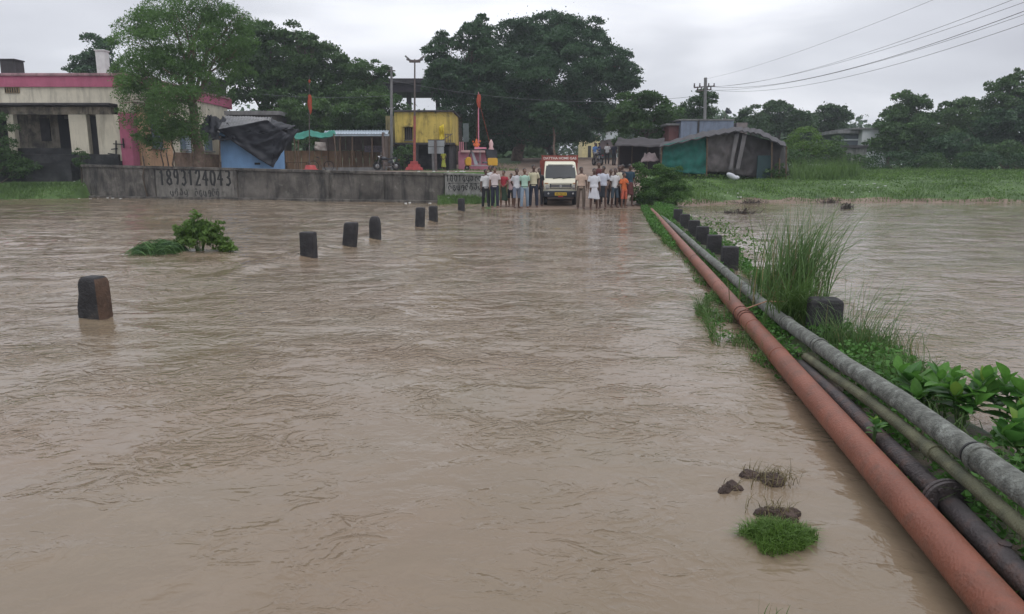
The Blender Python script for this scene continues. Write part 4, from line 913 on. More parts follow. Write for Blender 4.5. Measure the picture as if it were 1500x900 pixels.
sheet('yellow_cloth', [q(643, 186, Yy-.25), q(650, 182, Yy-.25), q(651, 206, Yy-.25), q(644, 208, Yy-.25)], 8, 10, mat('yellow_cloth', (.62, .48, .04), .7), yb, noise=.25, seed=4)
for px in (652, 656, 660): fb('railing_post', yb, b, px, px+.6, 196, 212, Yy-.6, .04, IRON)
mb = MB(); mb.bar(q(651, 197, Yy-.6), q(661, 197, Yy-.6), .05); mb.bar(q(640, 211, Yy-.6), q(663, 196, Yy-.7), .05); mb.build('railing_rail', IRON, yb, fix=False)
for a, p0, p1 in ((617, 171, 172),): pass
# ---- dark flat-roofed structure behind
Yr = 72.; o = thing('flat_roofed_canopy', 'wide dark flat roof on tall columns showing between the trees', 'building', P(610, 245, Yr)); b = Vector(o.location)
fb('roof_slab', o, b, 540, 690, 115, 122, Yr, 7, DARKC); fb('roof_fascia', o, b, 545, 690, 122.3, 135, Yr+.4, 6, mat('violet_grey_fascia', (.055, .05, .06), .9))
for px in (560, 598, 640, 680): fb('column', o, b, px, px+4, 135.5, 246, Yr+1, .35, DARKC)
# ---- signs, booth
o = thing('road_sign', 'grey blank sign board in two halves, seen from behind, left of the yellow-clad person', 'sign', P(638, 250, 50)); b = Vector(o.location); GP = mat('grey_sign_back', (.24, .26, .27), .6, .12, 3.)
for x0, x1 in ((627.3, 637), (638.4, 651)):
    for y0, y1 in ((206, 214.8), (215.6, 225.3)): fb('sign_panel', o, b, x0, x1 if y0 < 210 else x1-.8, y0, y1, 50, .03, GP)
fb('frame_rail', o, b, 626.6, 651, 204.6, 206, 50.05, .05, INK); fb('post', o, b, 636.8, 639.4, 205, 256, 49.85, .1, IRON); fb('post', o, b, 633, 635.5, 225.4, 256, 50.06, .1, GREYC)
o = thing('pale_frame_booth', 'pale metal frame booth with a flat top beside the road sign', 'booth', P(650, 250, 61)); b = Vector(o.location)
for px in (641, 655.5, 660.5): fb('post', o, b, px, px+1.2, 219, 250, 61, .08, mat('pale_frame', (.34, .35, .35), .6))
fb('roof', o, b, 639, 663, 216.5, 219, 61, 2., MATS['pale_frame'])
o = thing('blank_hoarding', 'tall narrow grey board standing in the dark between the yellow building and the shrine', 'board', P(682, 248, 66)); b = Vector(o.location); fb('board_panel', o, b, 678.5, 686.5, 181, 208, 66, .1, mat('dim_board', (.11, .14, .14), .8)); fb('post', o, b, 681.8, 683.2, 208.1, 248, 66.02, .08, IRON)
# ---- shrine
o = thing('roadside_shrine', 'pink roadside shrine with an orange idol on top, behind the autorickshaw', 'shrine', P(697, 249, 63)); b = Vector(o.location)
fb('pedestal', o, b, 671.5, 691, 222, 250, 62, 2.4, PPINK, .03); fb('pedestal', o, b, 691.2, 722, 222, 250, 62.3, 2.2, PPINK, .03)
for px in (673, 675.6, 678): fb('pinnacle', o, b, px, px+1.1, 208, 221.8, 62.1, .1, PPINK)
fb('upper_plinth', o, b, 695, 712, 216, 221.8, 62.8, 1., PPINK, .02); fb('platform', o, b, 675, 714, 220.3, 223.5, 61.8, 2., mat('pale_pink', (.62, .42, .42), .8))
mb = MB(); c = P(698, 216, 63.2)-b; s = S(63.2)
ORG = mat('orange_marigold', (.62, .16, .05), .8, .4, 9.)
for dx, dz, rr_ in ((0, 2.5, 3.2), (0, 7, 2.6), (0, 10.3, 1.7), (-3.5, 4, 1.8), (3.6, 4, 1.8), (-5, 8, 1.4), (5, 8.5, 1.5)): mb.ell(c+Vector((dx*s, 0, dz*s)), (rr_*s, rr_*s*.7, rr_*s*1.1), 10, 7)
remeshed(mb, 'idol', .03, ORG, o, 1)
mb = MB(); mb.lathe([(.18, 0), (.24, .15), (.14, .4), (.2, .62), (.1, .85), (0, 1.0)], P(719.5, 222, 63)-b, 10); mb.build('finial', mat('pale_pink', (.62, .42, .42)), o, True)
# ---- right bank: bluish building, patched hut, sheds
Yb2 = 54.; o = thing('bluish_building', 'low blue-grey plastered building standing behind the patched hut', 'building', P(1040, 250, Yb2)); b = Vector(o.location); BG = mat('blue_grey_plaster', (.17, .20, .27), .85, .15, 1.5, streak=.5, scol=(.07, .08, .10))
fb('wall', o, b, 995, 1075, 177, 250, Yb2, 4, BG); fb('wall', o, b, 1075.5, 1095, 180, 250, Yb2+.3, 4, mat('dull_pinkish_wall', (.20, .17, .17), .85, .2, 2.)); fb('drain_strip', o, b, 1021, 1025, 176.6, 206, Yb2-.06, .1, DARKC); fb('parapet', o, b, 994, 1076, 174.6, 176.8, Yb2-.05, 4.2, GREYC)
fb('annex', o, b, 978, 994.6, 184, 250, Yb2+.5, 3, mat('red_brown_wall', (.12, .05, .05), .85)); fb('annex_roof', o, b, 976, 996, 181, 183.8, Yb2+.3, 3.4, TIN)
sd_ = thing('satellite_dish', 'dark satellite dish on a bent mast on the roof of the blue-grey building', 'satellite dish', P(1062, 177, 55)); b = Vector(sd_.location)
M_ = Vector((.55, -.5, .65)).normalized().to_track_quat('Z', 'Y').to_matrix(); c = P(1064, 166, 55)-b; s = S(55)
mb = MB(); mb.lathe([(0, 0), (2.2*s, .03), (4*s, .12), (5.6*s, .24), (5.7*s, .27)], (0, 0, 0), 20); mb.V = [tuple(c+M_ @ Vector(v)) for v in mb.V]; d_ = mb.build('dish', mat('dark_dish', (.06, .07, .08), .6), sd_, True); z_ = d_.modifiers.new('t', 'SOLIDIFY'); z_.thickness = .02
mb = MB(); mb.tube([P(1061, 178, 55)-b, P(1061.5, 172, 55)-b, c], .03, 6); mb.build('mast', IRON, sd_, fix=False); mb = MB(); mb.tube([c, c+M_ @ Vector((0, .1, .42))], .018, 5); mb.build('feed_arm', IRON, sd_, fix=False)
Yk = 43.; hut = thing('patched_hut', 'patched shack with a green net side and brown sagging sheets under a humped roof', 'hut', P(1055, 258, Yk)); q = lambda px, py, Y=Yk: P(px, py, Y)-Vector(hut.location)
SHT = mat('grey_brown_sheeting', (.085, .075, .075), .75, .25, 2., .5, 9., streak=.4, scol=(.05, .045, .045)); SHT2 = mat('dark_brown_sheeting', (.045, .040, .041), .75, .25, 2., .5, 9.); NET = mat('green_netting', (.012, .115, .095), .75, .25, 3., .5, 30.)
sheet('green_net', [q(968, 252), q(1036, 256), q(1035, 199), q(972, 212)], 26, 16, NET, hut, noise=.15, nsc=5, seed=1)
sheet('left_sheeting', [q(1036.5, 252, Yk-.1), q(1075, 255, Yk-.1), q(1080, 193, Yk-.1), q(1035, 199, Yk-.1)], 22, 18, SHT, hut, noise=.2, nsc=5, seed=3)
sheet('pale_strip', [q(1067, 250, Yk-.25), q(1072, 250, Yk-.25), q(1083, 196, Yk-.25), q(1077, 196, Yk-.25)], 4, 14, mat('pale_sheeting', (.15, .14, .145), .7), hut, noise=.08); sheet('pale_strip', [q(1077, 250, Yk-.25), q(1083, 250, Yk-.25), q(1094, 198, Yk-.25), q(1088, 196, Yk-.25)], 4, 14, MATS['pale_sheeting'], hut, noise=.08, seed=4)
sheet('right_sheeting', [q(1074, 256, Yk-.05), q(1132, 264, Yk+.3), q(1148, 212, Yk+.6), q(1080, 193, Yk-.05)], 26, 18, SHT2, hut, noise=.22, nsc=5, seed=7)
sheet('end_sheeting', [q(1132, 263, Yk+.3), q(1157, 258, Yk+3.5), q(1150, 213, Yk+3.5), q(1146, 212, Yk+.5)], 10, 12, SHT2, hut, noise=.15, seed=9)
rf = [(966, 214, 968, 207), (1034, 199, 1030, 190), (1082, 190, 1080, 183), (1110, 194, 1112, 186), (1152, 214, 1150, 206)]
mb = MB(); V = []
for i in range(41):
    t_ = i/40*4; k = min(3, int(t_)); u = t_-k; A = rf[k]; B_ = rf[k+1]; wv = .04*math.sin(i*2.1)
    V += [q(A[0]+(B_[0]-A[0])*u, A[1]+(B_[1]-A[1])*u, Yk-.5)+Vector((0, 0, wv-.05)), q(A[2]+(B_[2]-A[2])*u, A[3]+(B_[3]-A[3])*u+3, Yk+4)+Vector((0, 0, wv))]
mb.add(V, [(2*i, 2*i+2, 2*i+3, 2*i+1) for i in range(40)]); r_ = mb.build('roof', mat('old_sheet_roof', (.045, .042, .046), .8, .3, 2., .4), hut, fix=False); z_ = r_.modifiers.new('t', 'SOLIDIFY'); z_.thickness = .06
for px, a, c in ((968, 214, 256), (1035, 200, 258), (1130, 206, 266), (1141, 232, 270), (1151, 215, 268)): mb = MB(); mb.tube([q(px+1, a, Yk-.3), q(px, c, Yk-.3)], .045, 6); mb.build('post', WOOD, hut, fix=False)
fb('back_wall', hut, Vector(hut.location), 975, 1146, 215, 256, Yk+3.6, .1, SHT2)
fb('dark_teal_panel', hut, Vector(hut.location), 1108, 1130, 228, 262, Yk-.12, .05, mat('deep_teal', (.02, .045, .05), .8))  # thin dark teal panel along the right sheeting
o = thing('white_sacks', 'white and dark sack lying on the grass before the patched hut', 'sack', P(1072, 262, 41)); b = Vector(o.location); mb = MB(); mb.ell((0, 0, .12), (.35, .2, .16), 12, 8, Matrix.Rotation(.5, 3, 'Y')); mb.ell((.25, 0, .05), (.18, .15, .12), 10, 6); remeshed(mb, 'sack', .03, mat('white_sacking', (.45, .46, .5), .8), o, 1)
# dark lean-to left of the hut
o = thing('dark_lean_to', 'dark cluttered lean-to under low branches between the round bush and the road', 'shed', P(930, 246, 47)); b = Vector(o.location)
sheet('roof', rel(o, P(900, 214, 46), P(972, 216, 46), P(974, 203, 50), P(905, 203, 50)), 30, 6, mat('dark_old_roof', (.035, .03, .032), .85), o, noise=.2, thick=.04); fb('back_wall', o, b, 905, 972, 208, 252, 50, .1, mat('red_black_wall', (.03, .022, .024), .9))
for px in (906, 925, 948, 968): fb('post', o, b, px, px+1.6, 213, 252, 46.3, .1, WOOD)
fb('pale_pot', o, b, 967, 970, 216, 226, 45.5, .15, GREYC)
sheet('sagging_cover', rel(o, P(938, 238, 44.5), P(966, 236, 44.5), P(958, 224, 46), P(944, 225, 46)), 12, 8, mat('brown_cover', (.13, .10, .10), .8), o, noise=.2)
# far white house and grey store at the right
o = thing('white_house', 'plain white flat-walled house half hidden by trees on the right bank', 'house', P(1275, 246, 75)); b = Vector(o.location)
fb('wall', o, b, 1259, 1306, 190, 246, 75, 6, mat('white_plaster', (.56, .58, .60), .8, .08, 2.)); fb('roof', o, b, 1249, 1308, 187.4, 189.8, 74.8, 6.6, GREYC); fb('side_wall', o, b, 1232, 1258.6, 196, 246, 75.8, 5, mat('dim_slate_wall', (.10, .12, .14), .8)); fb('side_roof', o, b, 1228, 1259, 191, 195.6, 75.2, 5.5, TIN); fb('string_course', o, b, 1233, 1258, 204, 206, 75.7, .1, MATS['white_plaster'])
o = thing('grey_store', 'small weathered grey concrete store in front of the white house', 'shed', P(1253, 250, 66)); b = Vector(o.location)
fb('wall', o, b, 1234, 1270, 217, 250, 66, 3, mat('store_plaster', (.22, .22, .21), .85, .3, 2., streak=.8, scol=(.05, .05, .05))); fb('roof', o, b, 1231.5, 1272, 213, 216.6, 65.7, 3.6, DARKC); fb('doorway', o, b, 1240, 1247, 224, 250, 65.94, .08, DARKIN); fb('pillar', o, b, 1251, 1254, 217, 250, 65.85, .14, GREYC)
o = thing('whitewashed_house', 'whitewashed house glimpsed through the dark trees at the right edge', 'house', P(1440, 246, 78)); b = Vector(o.location); fb('wall', o, b, 1418, 1450, 200, 246, 78, 5, MATS['white_plaster']); fb('roof', o, b, 1416, 1452, 197, 199.8, 77.8, 5.5, GREYC); fb('window', o, b, 1431, 1437, 210, 222, 77.95, .08, DARKIN)
# buildings at the head of the road
o = thing('yellow_house', 'small pale yellow house far up the road, seen under the big tree', 'house', P(866, 232, 115)); b = Vector(o.location); fb('wall', o, b, 852, 879, 199, 235, 115, 6, mat('pale_yellow_wall', (.55, .48, .25), .8)); fb('roof', o, b, 850, 881, 196, 198.6, 114.7, 7, GREYC); fb('door', o, b, 861, 866, 214, 234, 114.94, .1, DARKIN); fb('window', o, b, 871, 875, 210, 218, 114.94, .1, DARKIN)
o = thing('pale_box_building', 'pale two-storey block beyond the head of the road, left of the rounded tree', 'building', P(900, 234, 105)); b = Vector(o.location); fb('wall', o, b, 893, 905, 192, 234, 105, 5, mat('pale_block', (.50, .54, .56), .8)); fb('roof', o, b, 892, 906, 190, 191.7, 104.8, 5.5, GREYC)
o = thing('tea_stall', 'low brown-roofed stall behind the people up the road', 'stall', P(888, 240, 72)); b = Vector(o.location)
sheet('roof', rel(o, P(876, 219, 71), P(905, 218, 71), P(901, 205, 75), P(881, 206, 75)), 16, 4, mat('brown_thatch', (.08, .06, .06), .9), o, noise=.15, thick=.06); fb('back_wall', o, b, 880, 903, 212, 240, 75, .1, mat('teal_grey_wall', (.10, .13, .13), .8)); fb('counter', o, b, 883, 901, 231, 241, 72, .8, WOOD)
for px in (878, 902): fb('post', o, b, px, px+1.3, 217, 241, 71.3, .1, WOOD)
# ---- electricity pole and cables
o = thing('electricity_pole', 'concrete electricity pole with two cross-arms above the blue-grey building', 'pole', P(1031, 250, 58)); b = Vector(o.location); q = lambda px, py: P(px, py, 58)-b
mb = MB(); mb.bar((0, 0, -.2), q(1033.5, 114), .2, .16); mb.build('pole_shaft', GREYC, o)
for y_, w_ in ((127.5, 15), (132.5, 10)):
    mb = MB(); mb.bar(q(1031.5-w_, y_+1), q(1031.5+w_, y_-1), .09); a = mb.build('cross_arm', IRON, o)
    for k in (-1, -.45, .45, 1): mb = MB(); mb.lathe([(0, 0), (.05, 0), (.07, .08), (.04, .16), (.06, .24), (0, .28)], q(1031.5+w_*k*.96, y_), 8); mb.build('insulator', mat('brown_porcelain', (.05, .04, .04), .3), a)
CAB = plain('cable_grey', (.11, .12, .13), .6)
def cable(label, a, Ya, c, Yc, sag, r=.014):
    A = P(*a, Ya); B_ = P(*c, Yc); mb = MB(); mb.tube([A.lerp(B_, i/24)-Vector((0, 0, sag*4*(i/24)*(1-i/24))) for i in range(25)], r, 5); tag(mb.build('cable', CAB, None, True, fix=False), label, 'cable', 'overhead cables from the electricity pole')
cable('topmost overhead cable, running alone high above the others', (1033, 116), 58, (1420, -22), 24, .3, .006)
cable('second overhead cable from the top, upper one of the bundle', (1046, 127), 58, (1560, -30), 20, .6, .007)
cable('third overhead cable, middle of the bundle', (1017, 128), 58, (1570, -22), 21, .7, .007)
cable('darker thick overhead cable just below the middle of the bundle', (1040, 127), 58, (1580, -14), 22, .9, .011)
cable('lower overhead cable crossing to the right edge of the photo', (1022, 132), 58, (1620, -22), 23, .9, .008)
cable('lowest overhead cable, closest above the right-hand trees', (1041, 132), 58, (1640, -16), 22, 1.0, .009)
cable('thin cable slung low across the big tree crown', (573, 118), 56, (1031, 140), 58, .9, .012)
cable('thin cable crossing before the mid trees at the left', (380, 138), 56, (573, 140), 56, .2, .012)
# ================================================================== PEOPLE
SKIN = [plain('skin_brown', (.16, .085, .055), .6), plain('skin_dark', (.085, .045, .032), .6), plain('skin_mid', (.21, .12, .08), .6)]
HAIR = plain('black_hair', (.012, .011, .011), .5); EYEW = plain('eye_white', (.45, .43, .40), .4); LIP = plain('lip', (.13, .055, .045), .6)
def cloth(name, col, pat=None):
    m = mat('cloth_'+name, col, .85, .10, 6., .5, 14.)
    return m
def lerp(a, b, t): return Vector(a).lerp(Vector(b), t)
def person(label, px, fy, Y, hgt, skin, top, bottom, style='trousers', rz=0., arms=('down', 'down'), stance=.11, hair=HAIR, sleeves='short', lean=0., sex='m', z=None, group='people standing at the water\'s edge', build=.94, step=0., face=0.):
    """local figure is 1.70 m tall and looks along -Y"""
    x = (px-750)*S(Y); z0 = (thf(x, Y) if z is None else z)
    o = thing('person', label, 'person', (x, Y, z0), rz, group, hgt/1.70); K = build
    hip = {}; knee = {}; ank = {}; sho = {}; elb = {}; wri = {}
    for s in (-1, 1):
        st = step*s; hip[s] = Vector((.09*s, 0, .88)); ank[s] = Vector((stance*s+.01*s, .02-st*.25, .08)); knee[s] = lerp(hip[s], ank[s], .5)+Vector((.01*s, -.03-abs(st)*.05, 0))
        sho[s] = Vector((.165*s*K, lean*.1, 1.365)); m_ = arms[0 if s < 0 else 1]
        e, w = {'down': ((.222, .02, 1.10), (.235, -.05, .86)), 'relaxed': ((.235, .04, 1.11), (.215, -.12, .88)), 'hip': ((.36, .06, 1.18), (.20, -.06, 1.0)), 'behind': ((.235, .09, 1.12), (.09, .17, .96)),
                'front': ((.235, -.02, 1.13), (.05, -.19, .98)), 'chest': ((.24, -.05, 1.15), (.02, -.20, 1.18)), 'out': ((.33, .0, 1.17), (.42, -.06, .95)), 'phone': ((.24, -.10, 1.16), (.12, -.28, 1.30))}[m_]
        elb[s] = Vector((e[0]*s*K**.5, e[1], e[2])); wri[s] = Vector((w[0]*s*K**.5, w[1], w[2]))
    neck = Vector((0, -.005+lean*.1, 1.455)); head = Vector((0, -.025+lean*.12, 1.60)); HR = Matrix.Rotation(face, 3, 'Z')
    mb = MB()
    mb.tube([(0, 0, .80), (0, 0, .90), (0, .005, 1.02), (0, .0, 1.18), (0, 0, 1.32), (0, 0, 1.41), (0, 0, 1.455)], [(.10, .08), (.155*K, .11*K), (.135*K, .10*K), (.15*K, .105*K), (.17*K, .11), (.14, .085), (.06, .06)], 14, ref=(1, 0, 0))
    mb.tube([neck-Vector((0, 0, .05)), neck+Vector((0, -.01, .09))], [.058, .052], 10)
    mb.ell(head+Vector((0, .012, .02)), (.075, .092, .098), 14, 10); mb.ell(head+HR @ Vector((0, -.022, -.055)), (.052, .062, .062), 12, 8)
    mb.tube([head+HR @ Vector((0, -.075, .025)), head+HR @ Vector((0, -.104, -.018)), head+HR @ Vector((0, -.08, -.028))], [.008, .017, .012], 8)
    for s in (-1, 1):
        mb.ell(head+HR @ Vector((.078*s, .01, -.005)), (.012, .022, .032), 8, 6)
        mb.tube([hip[s]+Vector((0, 0, .04)), lerp(hip[s], knee[s], .5), knee[s], lerp(knee[s], ank[s], .35), ank[s]], [.092*K, .078*K, .055, .055, .036], 12)
        mb.tube([ank[s]+Vector((0, .035, -.03)), ank[s]+Vector((0, -.05, -.045)), ank[s]+Vector((.01*s, -.13, -.06)), ank[s]+Vector((.012*s, -.17, -.065))], [(.036, .034), (.042, .034), (.047, .022), (.03, .016)], 10, ref=(1, 0, 0))
        mb.tube([(.06*s, 0, 1.40), sho[s], lerp(sho[s], elb[s], .5), elb[s], lerp(elb[s], wri[s], .3), wri[s]], [.06, .056, .047, .038, .040, .026], 10)
        d = (wri[s]-elb[s]).normalized(); out = Vector((0, -1, 0)) if abs(d.y) < .8 else Vector((0, 0, 1)); sd_ = d.cross(out).normalized(); out = sd_.cross(d)
        pe = wri[s]+d*.085; mb.tube([wri[s], wri[s]+d*.04, pe], [(.024, .018), (.038, .018), (.036, .014)], 10, ref=out)
        for k, (u, ln) in enumerate(((-.028, .062), (-.0095, .076), (.0095, .080), (.027, .070))):
            b_ = pe+out*u-d*.012; cu = sd_*(.015*s if k else .008*s); mb.tube([b_, b_+d*ln*.45+cu*.5, b_+d*ln*.8+cu*1.6, b_+d*ln+cu*2.4], [.0105, .0095, .0085, .006], 6)
        b_ = wri[s]+d*.03-out*(-.028); mb.tube([b_, b_+out*.028+d*.028, b_+out*.034+d*.062], [.013, .011, .008], 6)
    body = remeshed(mb, 'body', .0125, skin, o, 1)
    # hair
    hb_ = MB(); hb_.ell(head+HR @ Vector((0, .026, .042)), (.083, .092, .088), 14, 9)
    if sex == 'f': hb_.ell(head+Vector((0, .10, -.03)), (.05, .05, .05), 10, 7)
    hb_.build('hair', hair, o, True)
    for s in (-1, 1): e = MB(); e.ell(head+HR @ Vector((.030*s, -.078, .012)), (.012, .007, .006), 8, 5); e.build('eye', EYEW, o, True)
    e = MB(); e.ell(head+HR @ Vector((0, -.083, -.057)), (.022, .008, .006), 8, 5); e.build('mouth', LIP, o, True)
    # upper garment
    mb = MB(); zb = {'trousers': .86, 'lungi': .93, 'shorts': .86, 'saree': .95, 'skirt': .93, 'tunic': .62}[style]
    fl = 1.18 if style == 'tunic' else 1.
    mb.tube([(0, 0, zb), (0, 0, zb+.08), (0, .004, 1.06), (0, 0, 1.20), (0, 0, 1.32), (0, 0, 1.405), (0, 0, 1.44)], [(.168*K*fl, .125*K*fl), (.165*K*fl, .125*K*fl), (.150*K, .118*K), (.160*K, .120*K), (.168*K, .118), (.135, .092), (.078, .07)], 16, ref=(1, 0, 0))
    for s in (-1, 1):
        fr = {'short': .72, 'long': 1., 'half': .5}[sleeves]
        if sleeves == 'long': mb.tube([(.05*s, 0, 1.385), sho[s], elb[s], wri[s]-(wri[s]-elb[s])*.04], [.06, .066, .052, .042], 12)
        else: mb.tube([(.05*s, 0, 1.385), sho[s], lerp(sho[s], elb[s], fr)], [.06, .064, .064], 12)
    remeshed(mb, 'shirt' if sex == 'm' else 'blouse', .015, top, o, 1)
    # lower garment
    mb = MB()
    if style in ('trousers', 'shorts', 'tunic'):
        mb.tube([(0, 0, .80), (0, 0, .88), (0, 0, .98)], [(.15, .11), (.168*K, .122*K), (.15*K, .115*K)], 14, ref=(1, 0, 0))
        for s in (-1, 1):
            en = ank[s]+Vector((0, 0, -.02)) if style != 'shorts' else lerp(knee[s], hip[s], -.12)
            p = [hip[s]+Vector((0, 0, .02)), lerp(hip[s], knee[s], .5), knee[s]]+([en] if style == 'shorts' else [lerp(knee[s], en, .5), en])
            mb.tube(p, [.102*K, .09*K, .074]+([.082] if style == 'shorts' else [.068, .062]), 12)
        nm = 'shorts' if style == 'shorts' else 'trousers'
    else:
        ze = {'lungi': .47, 'saree': .14, 'skirt': .30}[style]; n = 18
        V = [];
        for i in range(n):
            t_ = i/(n-1); zz = .98+(ze-.98)*t_
            for k in range(30):
                a = 2*math.pi*k/30; rr_ = 1+.07*t_*math.sin(a*7+hgt*9)+.03*math.sin(a*3+zz*6); w_ = (.158+.015*t_+stance*.35*t_)*K
                V.append((w_*rr_*math.cos(a), (.118+.035*t_)*rr_*math.sin(a), zz+.02*math.sin(a*2)*t_))
        mb.add(V, [(i*30+k, i*30+(k+1) % 30, (i+1)*30+(k+1) % 30, (i+1)*30+k) for i in range(n-1) for k in range(30)]); nm = {'lungi': 'lungi', 'saree': 'saree_skirt', 'skirt': 'skirt'}[style]
        q = mb.build(nm, bottom, o, True); t2 = q.modifiers.new('t', 'SOLIDIFY'); t2.thickness = .008
        if style == 'saree':
            mb = MB(); mb.tube([(-.17, -.02, .98), (-.08, -.125, 1.12), (.07, -.13, 1.3), (.15, -.03, 1.45), (.13, .10, 1.3), (.10, .13, 1.0), (.08, .15, .75)], [(.09, .012)]*7, 10); mb.build('saree_drape', bottom, o, True)
        return o
    remeshed(mb, nm, .015, bottom, o, 1)
    if style == 'trousers':
        mb = MB(); mb.tube([(.172*K*math.cos(a), .127*K*math.sin(a), .93) for a in [k*math.pi/8 for k in range(16)]], .014, 6, close=True); mb.build('belt', INK, o, True, fix=False)
    return o
c = cloth
WSH, NAVY, BLKC = c('white', (.55, .55, .56)), c('navy', (.022, .026, .045)), c('charcoal', (.025, .025, .03))
Yp = 31.2
PP = [
 ('man in a white shirt and dark trousers, leftmost of the crowd', 711, Yp+.2, 1.62, 1, WSH, BLKC, dict(arms=('down', 'relaxed'), rz=.25)),
 ('man in a white collar mostly hidden between the two leftmost men', 718.5, Yp+1.2, 1.68, 1, WSH, NAVY, dict(rz=.1)),
 ('man in a pale pinkish shirt and navy trousers, second from the left of the crowd', 725.5, Yp-.1, 1.64, 0, c('pale_pink', (.52, .46, .46)), NAVY, dict(arms=('down', 'down'), rz=-.1, sleeves='short')),
 ('woman in a red blouse and dark green skirt over red trousers', 738, Yp, 1.52, 0, c('crimson', (.33, .035, .05)), c('dark_green', (.03, .055, .035)), dict(style='skirt', sex='f', arms=('front', 'front'), sleeves='half')),
 ('child in a pink and white shirt right beside the woman in the red blouse', 748, Yp+.1, 1.32, 0, c('child_pink', (.50, .36, .38)), BLKC, dict(style='shorts', stance=.09)),
 ('man in a white shirt and grey checked shorts beside the child', 757, Yp, 1.56, 1, c('off_white', (.50, .51, .54)), c('grey_check', (.14, .16, .21)), dict(style='shorts', arms=('behind', 'down'))),
 ('man in a mint green shirt and pale blue jeans', 768.5, Yp-.3, 1.62, 0, c('mint', (.34, .50, .42)), c('pale_jeans', (.20, .26, .33)), dict(arms=('behind', 'behind'), stance=.13)),
 ('man in a pale yellow shirt and dark trousers, tallest left of the truck', 782, Yp-.1, 1.73, 1, c('pale_yellow', (.52, .48, .34)), NAVY, dict(arms=('down', 'relaxed'), stance=.13)),
 ('dark-clothed person half hidden beside the left side of the truck', 790.5, Yp+.7, 1.52, 1, BLKC, BLKC, dict(arms=('down', 'relaxed'))),
 ('man in a peach checked shirt and khaki trousers, right beside the truck', 851, Yp-.35, 1.70, 1, c('peach_check', (.50, .37, .29)), c('khaki', (.13, .10, .08)), dict(arms=('down', 'down'), rz=-.05)),
 ('man in a white patterned shirt and folded white lungi with bare legs', 870, Yp-.6, 1.70, 1, c('white_print', (.55, .56, .60)), c('white_lungi', (.52, .53, .57)), dict(style='lungi', arms=('down', 'down'), build=1.08, stance=.12)),
 ('man in a dark red shirt standing behind the two men in white', 877.5, Yp+1.3, 1.80, 1, c('dark_red', (.10, .03, .03)), BLKC, dict()),
 ('man in a white shirt tucked into a dark folded lungi', 884.5, Yp-.5, 1.70, 1, c('bluish_white', (.50, .52, .60)), c('dark_lungi', (.025, .03, .04)), dict(style='lungi', arms=('hip', 'relaxed'), build=1.05, stance=.13)),
 ('boy in dark clothes behind the man in the dark lungi', 895, Yp+.8, 1.52, 1, BLKC, BLKC, dict()),
 ('man in a plain white shirt and slate blue shorts, right part of the crowd', 901, Yp-.3, 1.62, 1, WSH, c('slate', (.05, .075, .10)), dict(style='shorts', arms=('down', 'front'), stance=.1)),
 ('man in a cream shirt and black trousers behind the one in orange', 907.5, Yp+.15, 1.70, 1, c('cream', (.52, .48, .38)), BLKC, dict(rz=.2)),
 ('boy in a bright orange shirt and orange shorts near the round bush', 915, Yp-.2, 1.45, 0, c('orange', (.55, .13, .04)), c('orange_red', (.45, .10, .06)), dict(style='shorts', arms=('down', 'chest'), rz=.5)),
 ('tall man in a dark teal shirt, rightmost of the crowd', 922.5, Yp+.4, 1.74, 1, c('dark_teal', (.02, .05, .075)), c('dark_red', (.10, .03, .03)), dict(style='lungi', arms=('down', 'relaxed'), rz=.3)),
 ('man with a black shirt seen over the shoulder of the boy in orange', 911, Yp+1.4, 1.68, 1, BLKC, BLKC, dict())]
rj = random.Random(5)
for lb, px, Y, h, sk, tp, bt, kw in PP:
    kw.setdefault('rz', rj.uniform(-.45, .45)); kw.setdefault('face', rj.uniform(-.6, .6)); kw.setdefault('lean', rj.uniform(-.3, .3)); kw.setdefault('step', rj.uniform(-.35, .35)); kw.setdefault('arms', rj.choice((('down', 'relaxed'), ('down', 'down'), ('relaxed', 'down'), ('behind', 'behind')))); Y += rj.uniform(-.25, .25); px += rj.uniform(-.8, .8); h *= rj.uniform(.975, 1.03)
    x = (px-750)*S(Y); zt = thf(x, Y); person(lb, px, 0, Y, h, SKIN[sk], tp, bt, z=max(zt, -.05), **kw)
g2 = 'people up the road'
person('man in a bright blue shirt standing up the road beyond the truck', 871, 0, 58, 1.68, SKIN[1], c('bright_blue', (.10, .20, .45)), BLKC, group=g2, arms=('down', 'hip'), rz=.6)
person('man in a white shirt walking up the road between two dark-clothed men', 889, 0, 60, 1.68, SKIN[1], WSH, BLKC, group=g2, step=.5, rz=3.)
person('dark-clothed man at the right of the group up the road', 899, 0, 57, 1.70, SKIN[1], NAVY, BLKC, group=g2, rz=2.6, step=.4)
person('dark blue clothed man just right of the man in bright blue, up the road', 877, 0, 60, 1.66, SKIN[1], c('deep_blue', (.03, .05, .14)), BLKC, group=g2, rz=1.)
person('person in a yellow-green dress under the pale frame booth', 650, 0, 58.5, 1.55, SKIN[0], c('lime_yellow', (.58, .60, .10)), c('lime_skirt', (.45, .50, .09)), style='skirt', sex='f', sleeves='half', group='people behind the wall', arms=('front', 'front'))

